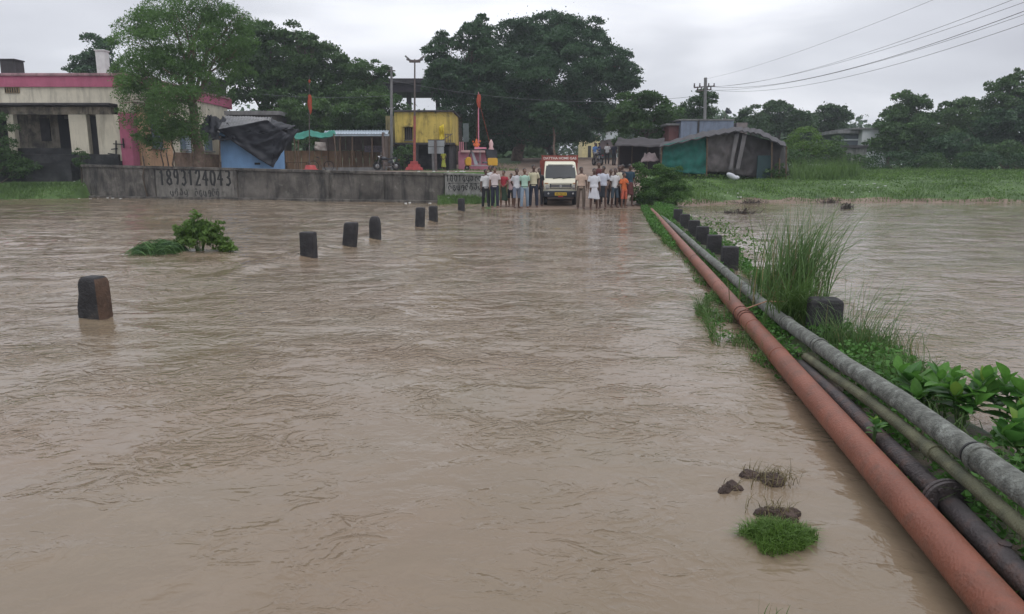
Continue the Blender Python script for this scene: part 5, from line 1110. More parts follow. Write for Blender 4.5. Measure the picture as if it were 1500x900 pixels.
# ================================================================== VEHICLES
TYRE = plain('tyre_rubber', (.014, .014, .015), .8); CHROME = mat('dull_steel', (.35, .35, .36), .35, .1, 3., metal=.8); GLASSD = mat('dark_windscreen', (.02, .026, .032), .25, .2, 1., spec=.22)
def wheel(o, c, r, w, rim=.55, axis='X', hubm=None):
    mb = MB(); mb.lathe([(r*rim, -w/2), (r*.92, -w/2), (r, -w*.32), (r, w*.32), (r*.92, w/2), (r*rim, w/2), (r*rim, -w/2)], (0, 0, 0), 26, 'X'); a = mb.build('wheel', TYRE, o, True); a.location = c
    mb = MB(); mb.lathe([(0, -w*.28), (r*.2, -w*.34), (r*.3, -w*.2), (r*rim, -w*.30), (r*rim, w*.3), (r*.3, w*.2), (r*.2, w*.34), (0, w*.28)], (0, 0, 0), 20, 'X'); mb.build('rim', hubm or CHROME, a, True); return a
tr = thing('mini_truck', 'cream mini truck with a red signboard and red-brown load body, facing the flooded road', 'truck', (U(821.5, 31.6), 31.6, thf(U(821.5, 31.6), 32.6)-.09), -0.015)
CRM = mat('cream_paint', (.58, .56, .44), .35, .04, 2., spec=.5, patch=((.42, .38, .28), 3., .62, .8)); RBR = mat('red_brown_paint', (.24, .06, .045), .6, .2, 3.); BMP = mat('blue_black_plastic', (.022, .026, .035), .5, .1)
prof = [(-.02, .62, .72), (-.05, .78, .73), (-.03, .98, .73), (.06, 1.13, .725), (.44, 1.74, .665), (.60, 1.86, .63), (1.30, 1.90, .63), (1.42, 1.80, .65)]
V = []
for y, z, w in prof: V += [(-w, y, z), (w, y, z)]
n = len(prof); nb = len(V); V += [(-.72, 1.42, .45), (.72, 1.42, .45), (-.72, .0, .45), (.72, .0, .45)]
F = [(2*i, 2*i+1, 2*i+3, 2*i+2) for i in range(n-1)]+[(2*n-2, 2*n-1, nb+1, nb), (nb, nb+1, nb+3, nb+2), (nb+2, nb+3, 1, 0)]
F += [tuple([2*i for i in range(n)]+[nb, nb+2]), tuple([2*i+1 for i in range(n)]+[nb+1, nb+3])[::-1]]
mb = MB(); mb.add(V, F); mb.build('cab', CRM, tr, bevel=.035)
def onscreen(u, v, off):   # windscreen plane
    y = .06+(.44-.06)*v; z = 1.13+(1.74-1.13)*v; w = .725+(.665-.725)*v; nrm = Vector((0, -.61, .38)).normalized(); return Vector((u*w, y, z))+nrm*off
mb = MB(); ps = [(-.90, .06), (.90, .06), (.92, .5), (.89, .93), (-.89, .93), (-.92, .5)]
V = [onscreen(u, v, .008) for u, v in ps]+[onscreen(u, v, -.01) for u, v in ps]; mb.add(V, [(0, 1, 2, 3, 4, 5)]+[(i, (i+1) % 6, 6+(i+1) % 6, 6+i) for i in range(6)]); ws = mb.build('windscreen', GLASSD, tr, bevel=.006)
for s in (-1, 0):
    mb = MB(); mb.bar(onscreen(.1+.55*s, .02, .02), onscreen(.62+.55*s, .13, .02), .018); mb.build('wiper', INK, ws, fix=False)
mb = MB(); mb.box(onscreen(0, .97, .012), (1.05, .02, .03), 0, -.56); mb.build('visor_trim', BMP, ws)
mb = MB(); mb.box(onscreen(.82, .84, .014), (.07, .004, .05), 0, -.56); mb.build('sticker', plain('white_sticker', (.6, .6, .6)), ws)
for s in (-1, 1):
    hp = Vector((.56*s, -.045, .80)); mb = MB(); mb.lathe([(0, 0), (.085, 0), (.098, -.012), (.098, .02)], (0, 0, 0), 22, 'Y'); h_ = mb.build('headlight', CHROME, tr, True); h_.location = hp; mb = MB(); mb.lathe([(0, -.03), (.045, -.026), (.078, -.008)], (0, 0, 0), 20, 'Y'); mb.build('lens', mat('lamp_glass', (.30, .30, .28), .12, .1, spec=.7), h_, True)
    mb = MB(); mb.box((.60*s, -.045, .965), (.14, .03, .035)); mb.build('indicator', plain('amber_lens', (.45, .17, .03), .3), tr, bevel=.006)
    mb = MB(); mb.lathe([(0, -.02), (.04, -.02), (.045, .0)], (.52*s, -.13, .53), 14, 'Y'); mb.build('fog_lamp', CHROME, tr, True)
    mb = MB(); mb.bar((.70*s, .15, 1.25), (.86*s, .02, 1.3), .02); mr = mb.build('mirror', BMP, tr, fix=False); mb = MB(); mb.box((.88*s, .0, 1.36), (.10, .04, .2)); mb.build('mirror_head', BMP, mr, bevel=.01)
    wheel(tr, (.62*s, .62, .24), .265, .16); wheel(tr, (.62*s, 2.7, .24), .265, .16)
    mb = MB(); mb.box((.66*s, .62, .50), (.14, .62, .1)); mb.build('mud_guard', BMP, tr, bevel=.02)
mb = MB(); mb.box((0, -.052, .845), (.92, .03, .20)); gl = mb.build('grille', BMP, tr, bevel=.01)
for k in range(3): mb = MB(); mb.box((0, -.072, .785+k*.06), (.86-.03*k, .02, .018)); mb.build('grille_slat', CRM if k != 1 else CHROME, gl, bevel=.003)
mb = MB(); mb.lathe([(0, -.02), (.05, -.02), (.055, 0)], (0, -.08, .845), 16, 'Y'); mb.build('round_badge', CHROME, gl)
mb = MB(); mb.box((0, -.05, .52), (1.46, .16, .26)); mb.box((0, .1, .52), (1.44, .2, .2)); mb.build('bumper', BMP, tr, bevel=.03)
mb = MB(); mb.box((0, -.14, .52), (.50, .02, .12)); pl = mb.build('number_plate', plain('yellow_plate', (.55, .36, .03), .5), tr, bevel=.004)
def text(body, loc, size, m, parent, rot=(math.pi/2, 0, 0), ext=.003, sx_=1.):
    cu = bpy.data.curves.new('t', 'FONT'); cu.body = body; cu.size = size; cu.align_x = 'CENTER'; cu.align_y = 'CENTER'; cu.extrude = ext; cu.offset = size*.012
    ob = bpy.data.objects.new('t', cu); COL.objects.link(ob); dg = bpy.context.evaluated_depsgraph_get(); me = bpy.data.meshes.new_from_object(ob.evaluated_get(dg)); bpy.data.objects.remove(ob)
    me.materials.clear(); me.materials.append(m); o = bpy.data.objects.new('lettering', me); COL.objects.link(o); o.parent = parent; o.location = loc; o.rotation_euler = rot; o.scale = (sx_, 1, 1); return o
mb = MB()
for k in range(9): mb.box((-.19+k*.0475, -.1515, .52+.004*math.sin(k*2.3)), (.022+.008*math.sin(k*1.7), .003, .058))   # marks too small to read in the photograph
q = mb.build('plate_marks', INK, pl); q['kind'] = 'stuff'
mb = MB(); mb.box((0, -.03, .36), (1.1, .08, .08)); mb.build('underbar', IRON, tr); mb = MB(); mb.bar((-.6, .62, .25), (.6, .62, .25), .07); mb.build('axle', IRON, tr, fix=False); mb = MB(); mb.box((0, 1.6, .36), (.7, 3, .12)); mb.build('chassis', IRON, tr)
mb = MB(); mb.box((0, -.135, .415), (.2, .02, .035)); mb.build('red_reflector', plain('red_lens', (.4, .02, .02), .3), tr)
hd = MB(); hd.box((0, .95, 2.01), (1.56, .08, .20)); hb2 = hd.build('header_board', RBR, tr, bevel=.01)
text('DATTHA HOME GAS', (0, .905, 2.01), .145, plain('white_lettering', (.62, .58, .56), .6), hb2, sx_=1.06)
mb = MB(); mb.box((0, .95, 2.125), (1.60, .1, .025)); mb.build('board_trim', RBR, hb2)
for s in (-1, 1):
    for k in range(7): mb = MB(); mb.box((.755*s, 2.6, .72+k*.18), (.035, 2.3, .14)); mb.build('side_plank', RBR, tr, bevel=.008)
    for y in (1.48, 2.2, 3.0, 3.72): mb = MB(); mb.box((.78*s, y, 1.28), (.04, .06, 1.36)); mb.build('stake', RBR, tr)
    mb = MB(); mb.bar((.75*s, .95, 1.90), (.75*s, 1.5, 2.0), .05); mb.build('board_stay', RBR, tr, fix=False)
    mb = MB(); mb.box((.76*s, 1.0, 1.98), (.05, .12, .34)); mb.build('board_stay', RBR, tr)
mb = MB(); mb.box((0, 2.6, .60), (1.5, 2.35, .06)); mb.build('load_floor', RBR, tr); mb = MB(); mb.box((0, 1.46, 1.3), (1.56, .04, 1.35)); mb.build('front_board', RBR, tr)
# autorickshaw: local +X is its front, turned to face left
ar = thing('autorickshaw', 'yellow and black three-wheeled autorickshaw parked facing left before the pink shrine', 'autorickshaw', (U(704, 60), 60, Zp(250, 60)), math.pi+.12)
YELP2 = mat('auto_yellow', (.60, .34, .03), .45, .08, 2.); CAN = mat('canopy_black', (.03, .034, .042), .7, .2, 3.)
mb = MB(); mb.prism([(.78, .35), (1.22, .42), (1.27, .75), (1.12, 1.02), (.86, 1.08), (.74, .8)], -.42, .42, lambda a, b, t_: (a, t_, b)); mb.build('front_cowl', YELP2, ar, bevel=.05)
mb = MB(); mb.prism([(-1.30, .38), (-.55, .38), (-.50, .80), (-.55, .98), (-1.28, .98), (-1.33, .7)], -.62, .62, lambda a, b, t_: (a, t_, b)); mb.build('rear_body', YELP2, ar, bevel=.04)
mb = MB(); mb.prism([(-1.34, .95), (-1.22, .95), (-1.15, 1.52), (-.2, 1.60), (.80, 1.57), (.84, 1.63), (-.2, 1.68), (-1.2, 1.60)], -.62, .62, lambda a, b, t_: (a, t_, b)); mb.build('canopy', CAN, ar, bevel=.02)
for s in (-1, 1):
    mb = MB(); mb.prism([(-1.28, .98), (-.5, .98), (-.42, 1.58), (-1.18, 1.56)], .585*s, .605*s, lambda a, b, t_: (a, t_, b)); mb.build('side_curtain', CAN, ar)
    mb = MB(); mb.bar((.92, .40*s, 1.05), (.74, .52*s, 1.58), .04); mb.build('windscreen_pillar', CAN, ar, fix=False); mb = MB(); mb.bar((.05, .56*s, .4), (.05, .58*s, 1.58), .04); mb.build('door_pillar', CHROME, ar, fix=False)
mb = MB(); mb.add([(.94, -.38, 1.06), (.94, .38, 1.06), (.77, .48, 1.54), (.77, -.48, 1.54), (.955, -.38, 1.065), (.955, .38, 1.065), (.785, .48, 1.545), (.785, -.48, 1.545)], [(0, 1, 2, 3), (4, 5, 6, 7), (0, 1, 5, 4), (1, 2, 6, 5), (2, 3, 7, 6), (3, 0, 4, 7)]); mb.build('windscreen', mat('pale_glass', (.25, .28, .30), .15, .1), ar)
mb = MB(); mb.box((-.05, 0, .37), (1.75, 1.16, .07)); mb.build('floor_pan', CHROME, ar, bevel=.01); mb = MB(); mb.box((-.38, 0, .62), (.42, 1.1, .14)); mb.box((-.56, 0, .88), (.1, 1.1, .5)); mb.build('rear_seat', plain('grey_vinyl', (.10, .10, .12)), ar, bevel=.02); mb = MB(); mb.box((.32, 0, .66), (.34, .5, .12)); mb.build('driver_seat', plain('grey_vinyl', (.10, .10, .12)), ar, bevel=.02)
mb = MB(); mb.bar((.78, -.28, 1.12), (.78, .28, 1.12), .035); mb.bar((.78, 0, 1.12), (.98, 0, .6), .04); mb.build('handlebar', IRON, ar, fix=False)
def wheelY(o, c, r, w):
    a = wheel(o, c, r, w); a.rotation_euler = (0, 0, math.pi/2); return a
wheelY(ar, (1.08, 0, .2), .2, .1); wheelY(ar, (-.85, -.5, .2), .2, .1); wheelY(ar, (-.85, .5, .2), .2, .1)
mb = MB(); mb.lathe([(0, 0), (.08, 0), (.09, -.05), (.05, -.1)], (0, 0, 0), 14, 'X'); hl = mb.build('headlight', CHROME, ar, True); hl.location = (1.27, 0, .88); mb = MB(); mb.prism([(.92, .35), (1.27, .38), (1.2, .46), (1.0, .44)], -.12, .12, lambda a, b, t_: (a, t_, b)); mb.build('front_mudguard', YELP2, ar, bevel=.01)
mb = MB(); mb.prism([(.2, .45), (.5, .45), (.78, 1.5), (.62, 1.5)], .3, .32, lambda a, b, t_: (a, t_, b)); mb.build('white_panel', mat('pale_panel', (.36, .38, .42), .6), ar)
# motorcycles: local +X is the front
def motorcycle(label, loc, rz, tank):
    o = thing('motorcycle', label, 'motorcycle', loc, rz)
    for x in (.66, -.62): a = wheelY(o, (x, 0, .3), .3, .1)
    b = lambda nm, pts, r, m=IRON: (lambda mb: (mb.tube(pts, r, 7), mb.build(nm, m, o, True, fix=False)))(MB())
    for s in (-1, 1): b('fork', [(.66, .07*s, .3), (.50, .07*s, .85), (.46, .07*s, .98)], .025, CHROME); b('swing_arm', [(-.62, .09*s, .3), (-.1, .09*s, .38)], .025); b('shock_absorber', [(-.55, .10*s, .35), (-.42, .10*s, .74)], .03, CHROME)
    b('handlebar', [(.34, -.34, 1.02), (.42, -.15, 1.02), (.45, 0, .99), (.42, .15, 1.02), (.34, .34, 1.02)], .015, CHROME); b('frame_tube', [(.46, 0, .86), (.2, 0, .5), (-.1, 0, .35), (-.3, 0, .62), (.42, 0, .84)], .025); b('exhaust', [(.18, -.13, .4), (.12, -.14, .24), (-.2, -.15, .25), (-.68, -.16, .32)], [.02, .022, .035, .045], CHROME); b('stand', [(-.05, .1, .3), (.0, .26, .0)], .014)
    mb = MB(); mb.ell((.2, 0, .82), (.26, .14, .13), 14, 8); mb.build('fuel_tank', tank, o, True); mb = MB(); mb.tube([(.0, 0, .80), (-.3, 0, .80), (-.6, 0, .86), (-.74, 0, .88)], [(.12, .05), (.14, .05), (.12, .045), (.07, .03)], 10, ref=(0, 1, 0)); mb.build('seat', CAN, o, True)
    mb = MB(); mb.box((.1, 0, .42), (.3, .22, .26)); mb.build('engine', IRON, o, bevel=.03); mb = MB(); mb.box((-.25, 0, .6), (.35, .2, .22), taper=.8); mb.build('side_cover', tank, o, bevel=.03)
    mb = MB(); mb.lathe([(0, 0), (.08, .0), (.09, -.04), (.05, -.12)], (0, 0, 0), 14, 'X'); h = mb.build('headlight', CHROME, o, True); h.location = (.60, 0, .92); mb = MB(); mb.tube([(.42, 0, .42), (.5, 0, .6), (.66, 0, .66), (.84, 0, .56)], [(.06, .012)]*4, 8, ref=(0, 1, 0)); mb.build('front_mudguard', tank, o, True)
    mb = MB(); mb.tube([(-.5, 0, .72), (-.75, 0, .70), (-.95, 0, .5)], [(.07, .012)]*3, 8, ref=(0, 1, 0)); mb.build('rear_mudguard', tank, o, True); mb = MB(); mb.box((-.84, 0, .74), (.05, .1, .06)); mb.build('tail_lamp', plain('red_lens', (.4, .02, .02)), o)
    for s in (-1, 1): mb = MB(); mb.tube([(.40, .2*s, 1.02), (.38, .26*s, 1.2)], .008, 5); m_ = mb.build('mirror', CHROME, o, fix=False); mb = MB(); mb.ell((.38, .27*s, 1.23), (.02, .06, .04), 10, 6); mb.build('mirror_glass', CHROME, m_)
    return o
MBK = plain('bike_black', (.02, .022, .03), .3)
motorcycle('dark motorcycle parked facing left beside the open shed', (U(567, 52.5), 52.5, Zp(250, 52.5)), math.pi+.15, MBK)
x = U(866, 61); motorcycle('motorcycle parked up the road beside the man in bright blue', (x, 56.5, thf(x, 56.5)), 1.9, MBK)
# bicycle
bc = thing('bicycle', 'old bicycle leaning inside the open shed behind the red tub', 'bicycle', (U(471, 51), 51, Zp(251, 51)), .5)
for x in (.52, -.52):
    mb = MB(); mb.tube([(x+.33*math.cos(k*math.pi/12), 0, .34+.33*math.sin(k*math.pi/12)) for k in range(24)], .02, 6, close=True); a = mb.build('wheel', TYRE, bc, True, fix=False); mb = MB()
    for k in range(9): t_ = k*math.pi/9; mb.tube([(x+.31*math.cos(t_), 0, .34+.31*math.sin(t_)), (x-.31*math.cos(t_), .004*k-.016, .34-.31*math.sin(t_))], .004, 4)
    q = mb.build('spokes', CHROME, a, fix=False); q['kind'] = 'stuff'
for nm, p in (('frame_tube', [(.52, 0, .34), (.36, 0, .88), (.33, 0, .98)]), ('frame_tube', [(.36, 0, .84), (-.18, 0, .82)]), ('frame_tube', [(.37, 0, .76), (-.03, 0, .30), (-.20, 0, .90)]), ('frame_tube', [(-.03, 0, .3), (-.52, 0, .34), (-.17, 0, .78)]), ('handlebar', [(.22, -.27, .98), (.36, -.15, 1.0), (.34, 0, .98), (.36, .15, 1.0), (.22, .27, .98)])):
    mb = MB(); mb.tube(p, .016, 7); mb.build(nm, IRON, bc, True, fix=False)
mb = MB(); mb.ell((-.22, 0, .93), (.13, .08, .035), 12, 6); mb.build('saddle', CAN, bc, True); mb = MB(); mb.box((-.55, 0, .74), (.36, .13, .02)); mb.build('carrier', IRON, bc)
# ================================================================== TREES
NEEM = leafmat('feathery_leaf', (.05, .11, .03), (.13, .25, .06), .5, .4)
b_ = base_at(293, 43)
tree('feathery_tree', 'tall feathery light green tree rising in front of the house and hut', b_,
     PXL(43, (285, 60, 62, 48), (250, 30, 40, 34, .6), (300, 15, 38, 32), (335, 45, 34, 38), (215, 75, 42, 36, -.3), (225, 120, 45, 38, -.5), (262, 125, 44, 40, -1.2), (300, 105, 38, 45, 1.), (205, 160, 30, 30, -.6), (255, 170, 40, 32, -1), (190, 115, 22, 24), (345, 85, 24, 26), (225, 200, 20, 18, -.4), (275, 195, 26, 16, -1), (190, 42, 18, 14, .3), (355, 30, 16, 16, .5)),
     NEEM, .30, .42, .15, 62, .30, 30, BARKL, droop=.35, aspect=.24, seed=3)
# saplings under it
for i, (px, top, lb) in enumerate(((210, 205, 'thin bare-stemmed sapling by the pink corner of the house'), (236, 200, 'slim sapling, left of a pair under the feathery tree'), (244, 198, 'slim leaning sapling, right of a pair under the feathery tree'), (255, 190, 'straight sapling nearest to the trunk of the feathery tree'))):
    bb = base_at(px, 41.8); c = P(px+(-3, 6, 10, 2)[i], top, 41.8)
    tree('sapling', lb, bb, [((c.x, c.y, c.z), (.45, .4, .45))], NEEM, .045, .75, .13, 120, .2, 20, BARK, 'saplings under the feathery tree', droop=.3, aspect=.28, seed=60+i)
tree('dark_tree', 'dark round-leaved tree behind the house roof at the left', base_at(140, 72), PXL(72, (145, 78, 22, 18), (128, 98, 22, 12), (160, 92, 16, 18), (108, 101, 12, 5), (150, 112, 26, 20)), LM_BIG, .22, .55, .25, 30, .35, 16, seed=4)
tree('roadside_tree', 'tall dark tree just right of the feathery tree', base_at(395, 64), PXL(64, (395, 82, 46, 40), (365, 70, 26, 30, -1), (430, 75, 32, 32), (445, 105, 36, 34, 1), (380, 125, 40, 34), (420, 140, 40, 34, .5), (358, 120, 18, 26), (400, 52, 24, 14)), LM_MID, .32, .35, .24, 34, .42, 20, seed=5)
tree('roadside_tree', 'tree with thin bare twigs poking out of its top, behind the left flag pole', base_at(478, 66), PXL(66, (480, 100, 28, 28), (505, 115, 30, 26), (460, 120, 26, 34), (528, 118, 24, 20), (500, 145, 40, 30), (552, 105, 14, 12), (540, 128, 28, 20), (565, 108, 9, 10)), LM_MID, .25, .4, .22, 34, .38, 18, seed=6)
o = thing('bare_twigs', 'cluster of bare twigs standing up against the sky over the mid-left trees', 'branch', P(445, 90, 64)); mb = MB(); rr = random.Random(4)
for k in range(14): a = P(445+rr.uniform(-12, 14), 88, 64)-o.location; c = P(445+rr.uniform(-18, 26), rr.uniform(32, 66), 64)-o.location; mb.tube([a, a.lerp(c, .5)+Vector((.1*rr.uniform(-1, 1), 0, 0)), c], [.035, .02, .006], 4)
tw = mb.build('twigs', BARK, o, fix=False); tw['kind'] = 'stuff'
for i, (px, py, w, h, Y, m_, lb) in enumerate(((450, 170, 40, 32, 59, LM_LIGHT, 'lighter green bushy tree above the green awning'), (520, 168, 46, 32, 60, LM_LIGHT, 'wide light green shrub tree above the shed roof'), (560, 160, 34, 28, 63, LM_MID, 'mid green tree between the shed and the yellow building'), (410, 178, 24, 14, 60, LM_LIGHT, 'small pale green bush over the grey flat roof'))):
    tree('shrub_tree', lb, base_at(px, Y), PXL(Y, (px, py, w*.7, h), (px-w*.6, py+6, w*.5, h*.75), (px+w*.6, py+4, w*.5, h*.8), (px+3, py+h*.8, w, h*.7)), m_, .14, .4, .20, 42, .33, 18, seed=10+i)
# undergrowth near the mast
def bush(label, px, py, w, h, Y, m_, seed, leaf=.12, dens=70, name='bush', group=None, more=(), cl=.16):
    b0 = base_at(px, Y); ls = PXL(Y, (px, py, w, h), *more); o = thing(name, label, 'bush', b0, 0, group); bb = Vector(b0)
    lb = [((c[0]-bb.x, c[1]-bb.y, c[2]-bb.z), rd) for c, rd in ls]
    C = lobe_points(lb, dens, np.random.default_rng(seed), cl, 16, (.55, 1.05)); V, F = leafquads(C, leaf, .5, 0, .2, seed); mesh_np('foliage', V, F, m_, o)
    mb = MB()
    for c, rd in lb:
        for k in range(3): a = k*2.1+c[0]; mb.tube([(0, 0, -.1), (c[0]*.5, c[1]*.5, max(.1, c[2]*.5)), (c[0]+rd[0]*.5*math.cos(a), c[1]+rd[1]*.4*math.sin(a), c[2]+rd[2]*.3)], [.04, .025, .008], 5)
    mb.build('stems', BARK, o, fix=False); return o
bush('dark green bush under the yellow building beside the mast', 592, 226, 15, 14, 56, LM_MID, 31, .14, 50)
bush('low bush growing behind the motorcycle', 572, 240, 20, 8, 56.5, LM_MID, 32, .12, 50)
# big trees
tree('banyan_tree', 'huge dark domed tree behind the truck, tallest in the photo', base_at(757, 76), PXL(76, (800, 62, 62, 40), (845, 75, 48, 42), (885, 105, 42, 36), (750, 85, 56, 44), (820, 110, 62, 50, -3), (770, 130, 60, 50, -4), (870, 140, 46, 40, 1), (720, 110, 36, 46), (905, 118, 26, 26), (845, 165, 44, 34, -1), (790, 175, 56, 34, -3), (735, 165, 44, 44, -3), (812, 38, 40, 16), (880, 178, 24, 22, 2), (915, 108, 16, 16), (745, 200, 36, 16, -4), (815, 200, 50, 14, 2)), LM_BIG, .55, .30, .22, 34, .45, 24, BARKL, seed=21)
tree('roadside_tree', 'dark tree with ragged top left of the huge domed tree', base_at(672, 70), PXL(70, (655, 85, 26, 34), (700, 60, 16, 30), (690, 95, 36, 40), (660, 125, 34, 40), (700, 140, 40, 44), (640, 100, 12, 22), (675, 170, 38, 30), (705, 35, 9, 12), (712, 52, 12, 14), (650, 65, 12, 12)), LM_BIG, .35, .4, .22, 36, .38, 18, seed=22)
tree('shade_tree', 'deep-shadowed tree over the road between the shrine and the truck', base_at(815, 84), PXL(84, (800, 190, 50, 22), (770, 200, 44, 20), (845, 192, 34, 24), (720, 205, 36, 22), (690, 190, 32, 24)), LM_BIG, .4, .3, .3, 30, .5, 20, seed=23)
tree('thin_trunk_tree', 'slender pale-trunked tree standing in the gloom above the truck cab', base_at(812, 66), PXL(66, (814, 178, 22, 18), (800, 168, 18, 16)), LM_BIG, .10, .7, .25, 30, .4, 20, BARKL, seed=24)
tree('rounded_tree', 'rounded mid green tree standing right of the road', base_at(945, 57), PXL(57, (940, 165, 34, 26), (915, 178, 20, 24), (968, 170, 24, 24), (940, 195, 42, 22), (975, 195, 22, 18), (925, 150, 22, 12)), LM_MID, .22, .45, .2, 42, .35, 20, seed=25)
tree('round_topped_tree', 'dark rounded tree right behind the electricity pole', base_at(1022, 70), PXL(70, (1025, 155, 20, 20), (1000, 172, 22, 14), (1035, 150, 12, 12), (1020, 178, 30, 12)), LM_FAR, .2, .5, .22, 40, .32, 16, seed=26)
def row(name, items, group, leafm, seed0, cat='tree', leaf=.26, dens=30, tr=.22):
    for i, (lb, px, py, w, h, Y, ex) in enumerate(items):
        tree(name, lb, base_at(px, Y), PXL(Y, (px, py, w*.75, h), (px-w*.55, py+h*.35, w*.5, h*.7), (px+w*.55, py+h*.3, w*.5, h*.72, 1), (px, py+h*.9, w*.9, h*.75), *ex), leafm[i % len(leafm)], tr, .35, leaf, dens, .42, 18, group=group, seed=seed0+i)
row('far_tree', [('pale wispy tree right of the satellite dish', 1102, 172, 20, 18, 80, ()), ('darker round tree with a domed crown in the far right row', 1140, 172, 26, 20, 84, ((1135, 156, 12, 9),)), ('low tree between the domed crown and the pointed one', 1175, 182, 20, 20, 82, ()), ('pointed dark tree above the white house', 1215, 176, 24, 22, 86, ((1232, 165, 14, 12), (1205, 164, 8, 8)))], 'trees along the far right horizon', [LM_FAR], 40)
row('dense_tree', [('bushy dark tree with upright tufts right of the white house', 1330, 172, 34, 26, 74, ((1322, 152, 16, 14), (1345, 150, 14, 12), (1383, 160, 7, 10))), ('lighter green spreading tree in the middle of the right-hand row', 1362, 195, 40, 28, 68, ()), ('yellowish-topped tree in the right-hand row', 1415, 175, 36, 26, 70, ((1405, 160, 18, 10),)), ('darkest tree of the right-hand row', 1450, 195, 44, 34, 66, ()), ('tall open-branched tree at the right edge', 1482, 150, 30, 30, 68, ((1490, 112, 9, 12), (1460, 128, 14, 8), (1495, 130, 14, 14), (1478, 118, 6, 8))), ('heavy dark tree cut by the right edge', 1525, 175, 40, 50, 66, ()), ('low dark tree before the white house', 1300, 205, 26, 20, 69, ()), ('low dark tree standing under the darkest one', 1400, 218, 44, 20, 62, ()), ('low spreading tree at the foot of the right edge row', 1475, 222, 40, 18, 60, ())], 'trees along the right-hand bank', [LM_MID, LM_MID, LM_LIGHT, LM_BIG, LM_MID, LM_BIG, LM_MID, LM_BIG, LM_MID], 50, leaf=.24, dens=32)
for i, (lb, px, py, w, h, Y, m_) in enumerate((('bright green leafy thicket right of the patched hut', 1180, 212, 24, 18, 56, LM_BRIGHT), ('green thicket between the bright thicket and the grey store', 1215, 225, 26, 20, 57, LM_LIGHT), ('dark low bush behind the reeds by the hut', 1160, 235, 20, 16, 52, LM_MID), ('low bush in front of the grey store', 1245, 240, 26, 12, 58, LM_MID), ('dark hedge bush under the right-hand trees', 1320, 238, 40, 14, 60, LM_BIG), ('hedge bush left of the whitewashed house', 1395, 238, 40, 12, 58, LM_MID), ('hedge bush at the far right under the trees', 1470, 240, 44, 12, 57, LM_BIG), ('leafy bush with the reflection of weeds right of the hut posts', 1135, 252, 14, 10, 43, LM_MID))):
    bush(lb, px, py, w, h, Y, m_, 80+i, .17, 34, 'thicket', more=((px-w*.7, py+4, w*.6, h*.8), (px+w*.7, py+4, w*.6, h*.8)), cl=.3)
bush('round bright green bush at the waterside by the end of the pipes', 965, 268, 26, 22, 32.5, leafmat('bush_leaf2', (.035, .085, .02), (.10, .20, .045), 1.2, .35), 90, .085, 330, more=((945, 282, 20, 18, -.5), (988, 278, 22, 20), (965, 290, 38, 14, -.6), (940, 258, 12, 14), (985, 258, 12, 12)), cl=.12)
bush('dark mass of creeper hanging at the left edge of the house porch', -5, 205, 20, 45, 43.6, LM_MID, 91, .13, 80, more=((0, 240, 30, 26), (30, 252, 20, 14)), cl=.2)
bush('small creeper bush growing from the porch plinth', 118, 232, 9, 12, 43.6, LM_MID, 92, .1, 110, more=((122, 246, 8, 8),), cl=.12)
# far-off woods closing the horizon
C = []
rr = np.random.default_rng(99)
for x0, x1, Y, hz in ((-150, -20, 150, 11), (-60, 60, 160, 12), (20, 180, 150, 10), (-45, 4, 100, 3.4), (19, 60, 104, 3.4)):
    n = 16000; x = rr.uniform(x0, x1, n); z0 = 3.0 if Y > 110 else 2.6; top = hz*(.8+.3*pn(x*.09, x*0+2)+.25*pn(x*.4, x*0)); z = z0+rr.uniform(0, 1, n)**.8*top; C.append(np.stack([x, Y+rr.normal(0, 4, n), z], 1))
V, F = leafquads(np.concatenate(C), 1.0, .7, 0, .1, 98); tag(mesh_np('distant_woods', V, F, LM_FAR), kind='stuff')
# ================================================================== GRASS ON THE BANKS
Vs, Fs, b0 = [], [], 0
def bank(n, px0, px1, y0, y1, h, w, lean, seed, cond=None, m=None):
    global b0
    rr = np.random.default_rng(seed); y = rr.uniform(y0**.5, y1**.5, n)**2; px = rr.uniform(px0, px1, n); x = (px-750)*y*CP/FPX; z = th(x, y)
    k = (z > .0) & (pn(x*.5, y*.5+seed) > -.35)
    if cond is not None: k &= cond(x, y)
    p = np.stack([x, y, z], 1)[k]; hv = h*np.clip(.75+1.5*fbm(p[:, 0]*.28, p[:, 1]*.4+seed, 2), .3, 2.); V, F = blades(p, hv, w, lean, seed=seed, segs=2); Vs.append(V); Fs.append(F+b0); b0 += len(V)
offroad = lambda x, y: lat(x, y) > 1.9+.5*pn(y*.5, y*0)
bank(26000, 925, 1560, 33, 46, .22, .03, .6, 1, offroad)
bank(22000, 960, 1600, 46, 66, .38, .05, .6, 2, offroad)
bank(3200, 1160, 1260, 42, 58, .95, .05, .35, 3)
bank(5000, -60, 124, 39.5, 43, .30, .035, .6, 4)
bank(3500, 640, 712, 33.8, 37.5, .18, .03, .6, 5, lambda x, y: y < wall_y(x)-.1)
bank(2600, 930, 1000, 27.5, 34, .22, .022, .7, 6, lambda x, y: lat(x, y) > .9)
bank(2500, 560, 760, 55, 72, .2, .04, .5, 7)
tag(mesh_np('bank_grass', np.concatenate(Vs), np.concatenate(Fs), LM_GRASS), kind='stuff')
# bright low creeping plants on the mound
rr = np.random.default_rng(44); n = 14000; y = rr.uniform(28, 50, n); px = rr.uniform(930, 1500, n); x = (px-750)*y*CP/FPX; z = th(x, y); k = (z > .03) & offroad(x, y) & (pn(x*.7, y*.7+3) > .0); p = np.stack([x, y, z+rr.uniform(.02, .3, n)], 1)[k]
V, F = leafquads(p, .12, .6, 0, .5, 45); tag(mesh_np('low_weeds', V, F, LM_BRIGHT), kind='stuff')
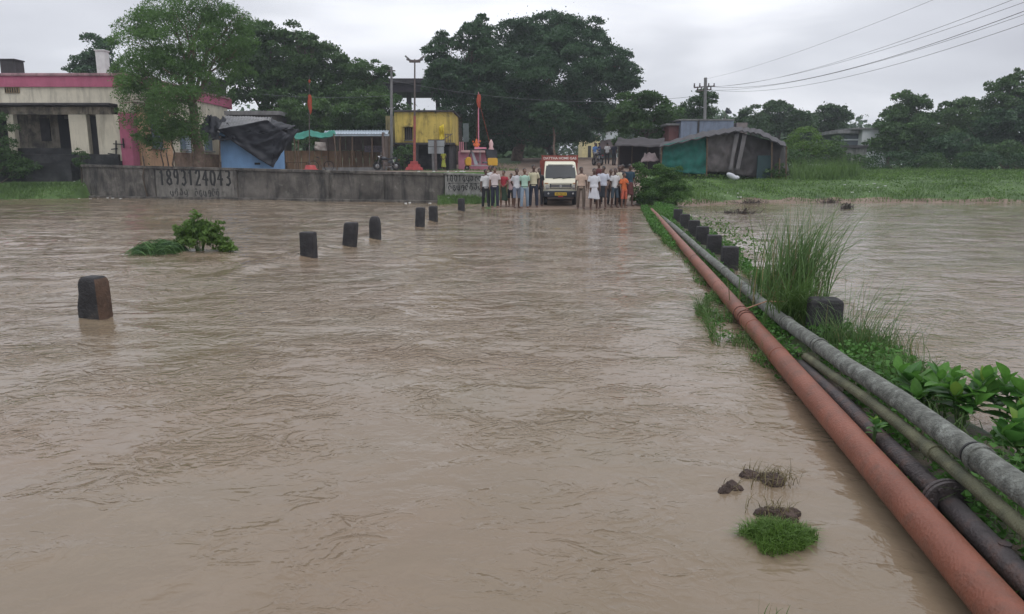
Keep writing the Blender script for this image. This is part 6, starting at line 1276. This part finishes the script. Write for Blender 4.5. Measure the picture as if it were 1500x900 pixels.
# litter and branches caught at the waterline
LW = mat('litter_white', (.62, .62, .60), .6, .1); mb = MB(); rr = random.Random(8)
for (a, c, d, n) in ((110, 205, 290.5, 26), (590, 700, 297.5, 22), (1055, 1090, 296, 8), (1210, 1300, 293.5, 8)):
    for k in range(n): px = rr.uniform(a, c); p = G(px, d+rr.uniform(-1.5, 1.5), .0); p.z = max(.02, thf(p.x, p.y)+.02); s = rr.uniform(.03, .10); mb.box(p, (s*1.6, s, s*.5), rr.uniform(0, 3), rr.uniform(-.3, .3))
tag(mb.build('litter', LW), kind='stuff')
def snag(label, px, py, w, h, seed):
    p = G(px, py, 0); s = S(p.y); o = thing('branch_pile', label, 'branch pile', p); rr = random.Random(seed); mb = MB()
    for k in range(80):
        a = rr.gauss(0, .45)*w*s*.5; e = a+rr.uniform(-.5, .5)*w*s*.6; mb.tube([(a, rr.uniform(-.3, .3), -.05), ((a+e)/2, rr.uniform(-.3, .3), rr.uniform(.05, 1)**2*h*s), (e, rr.uniform(-.3, .3), rr.uniform(-.05, .1))], [.012, .009, .004], 4)
    q = mb.build('twigs', mat('wet_twigs', (.045, .035, .03), .8), o, fix=False); q['kind'] = 'stuff'
snag('dark tangle of branches stuck in the river beside the green mound', 1078, 313, 56, 9, 1)
snag('small dark snag in the water under the reedy bank', 1215, 298, 26, 8, 2)
snag('dead branches on the waterline at the foot of the green mound', 1100, 298, 50, 6, 3)
snag('weeds and twigs on the shoreline right of the reeds', 1240, 306, 18, 10, 5)

# ================================================================== HUMID AIR
mb = MB(); mb.box((0, 250, 12.), (2200, 800, 30)); haze = mb.build('haze', bpy.data.materials.new('humid_air')); tag(haze, kind='stuff')
hm = haze.data.materials[0]; hm.use_nodes = True; t = hm.node_tree; t.nodes.remove(t.nodes['Principled BSDF'])
v = N(t, 'ShaderNodeVolumePrincipled', Density=.0008); v.inputs['Color'].default_value = (.86, .92, 1., 1); v.inputs['Anisotropy'].default_value = .2
L(t, v.outputs[0], t.nodes['Material Output'].inputs['Volume'])
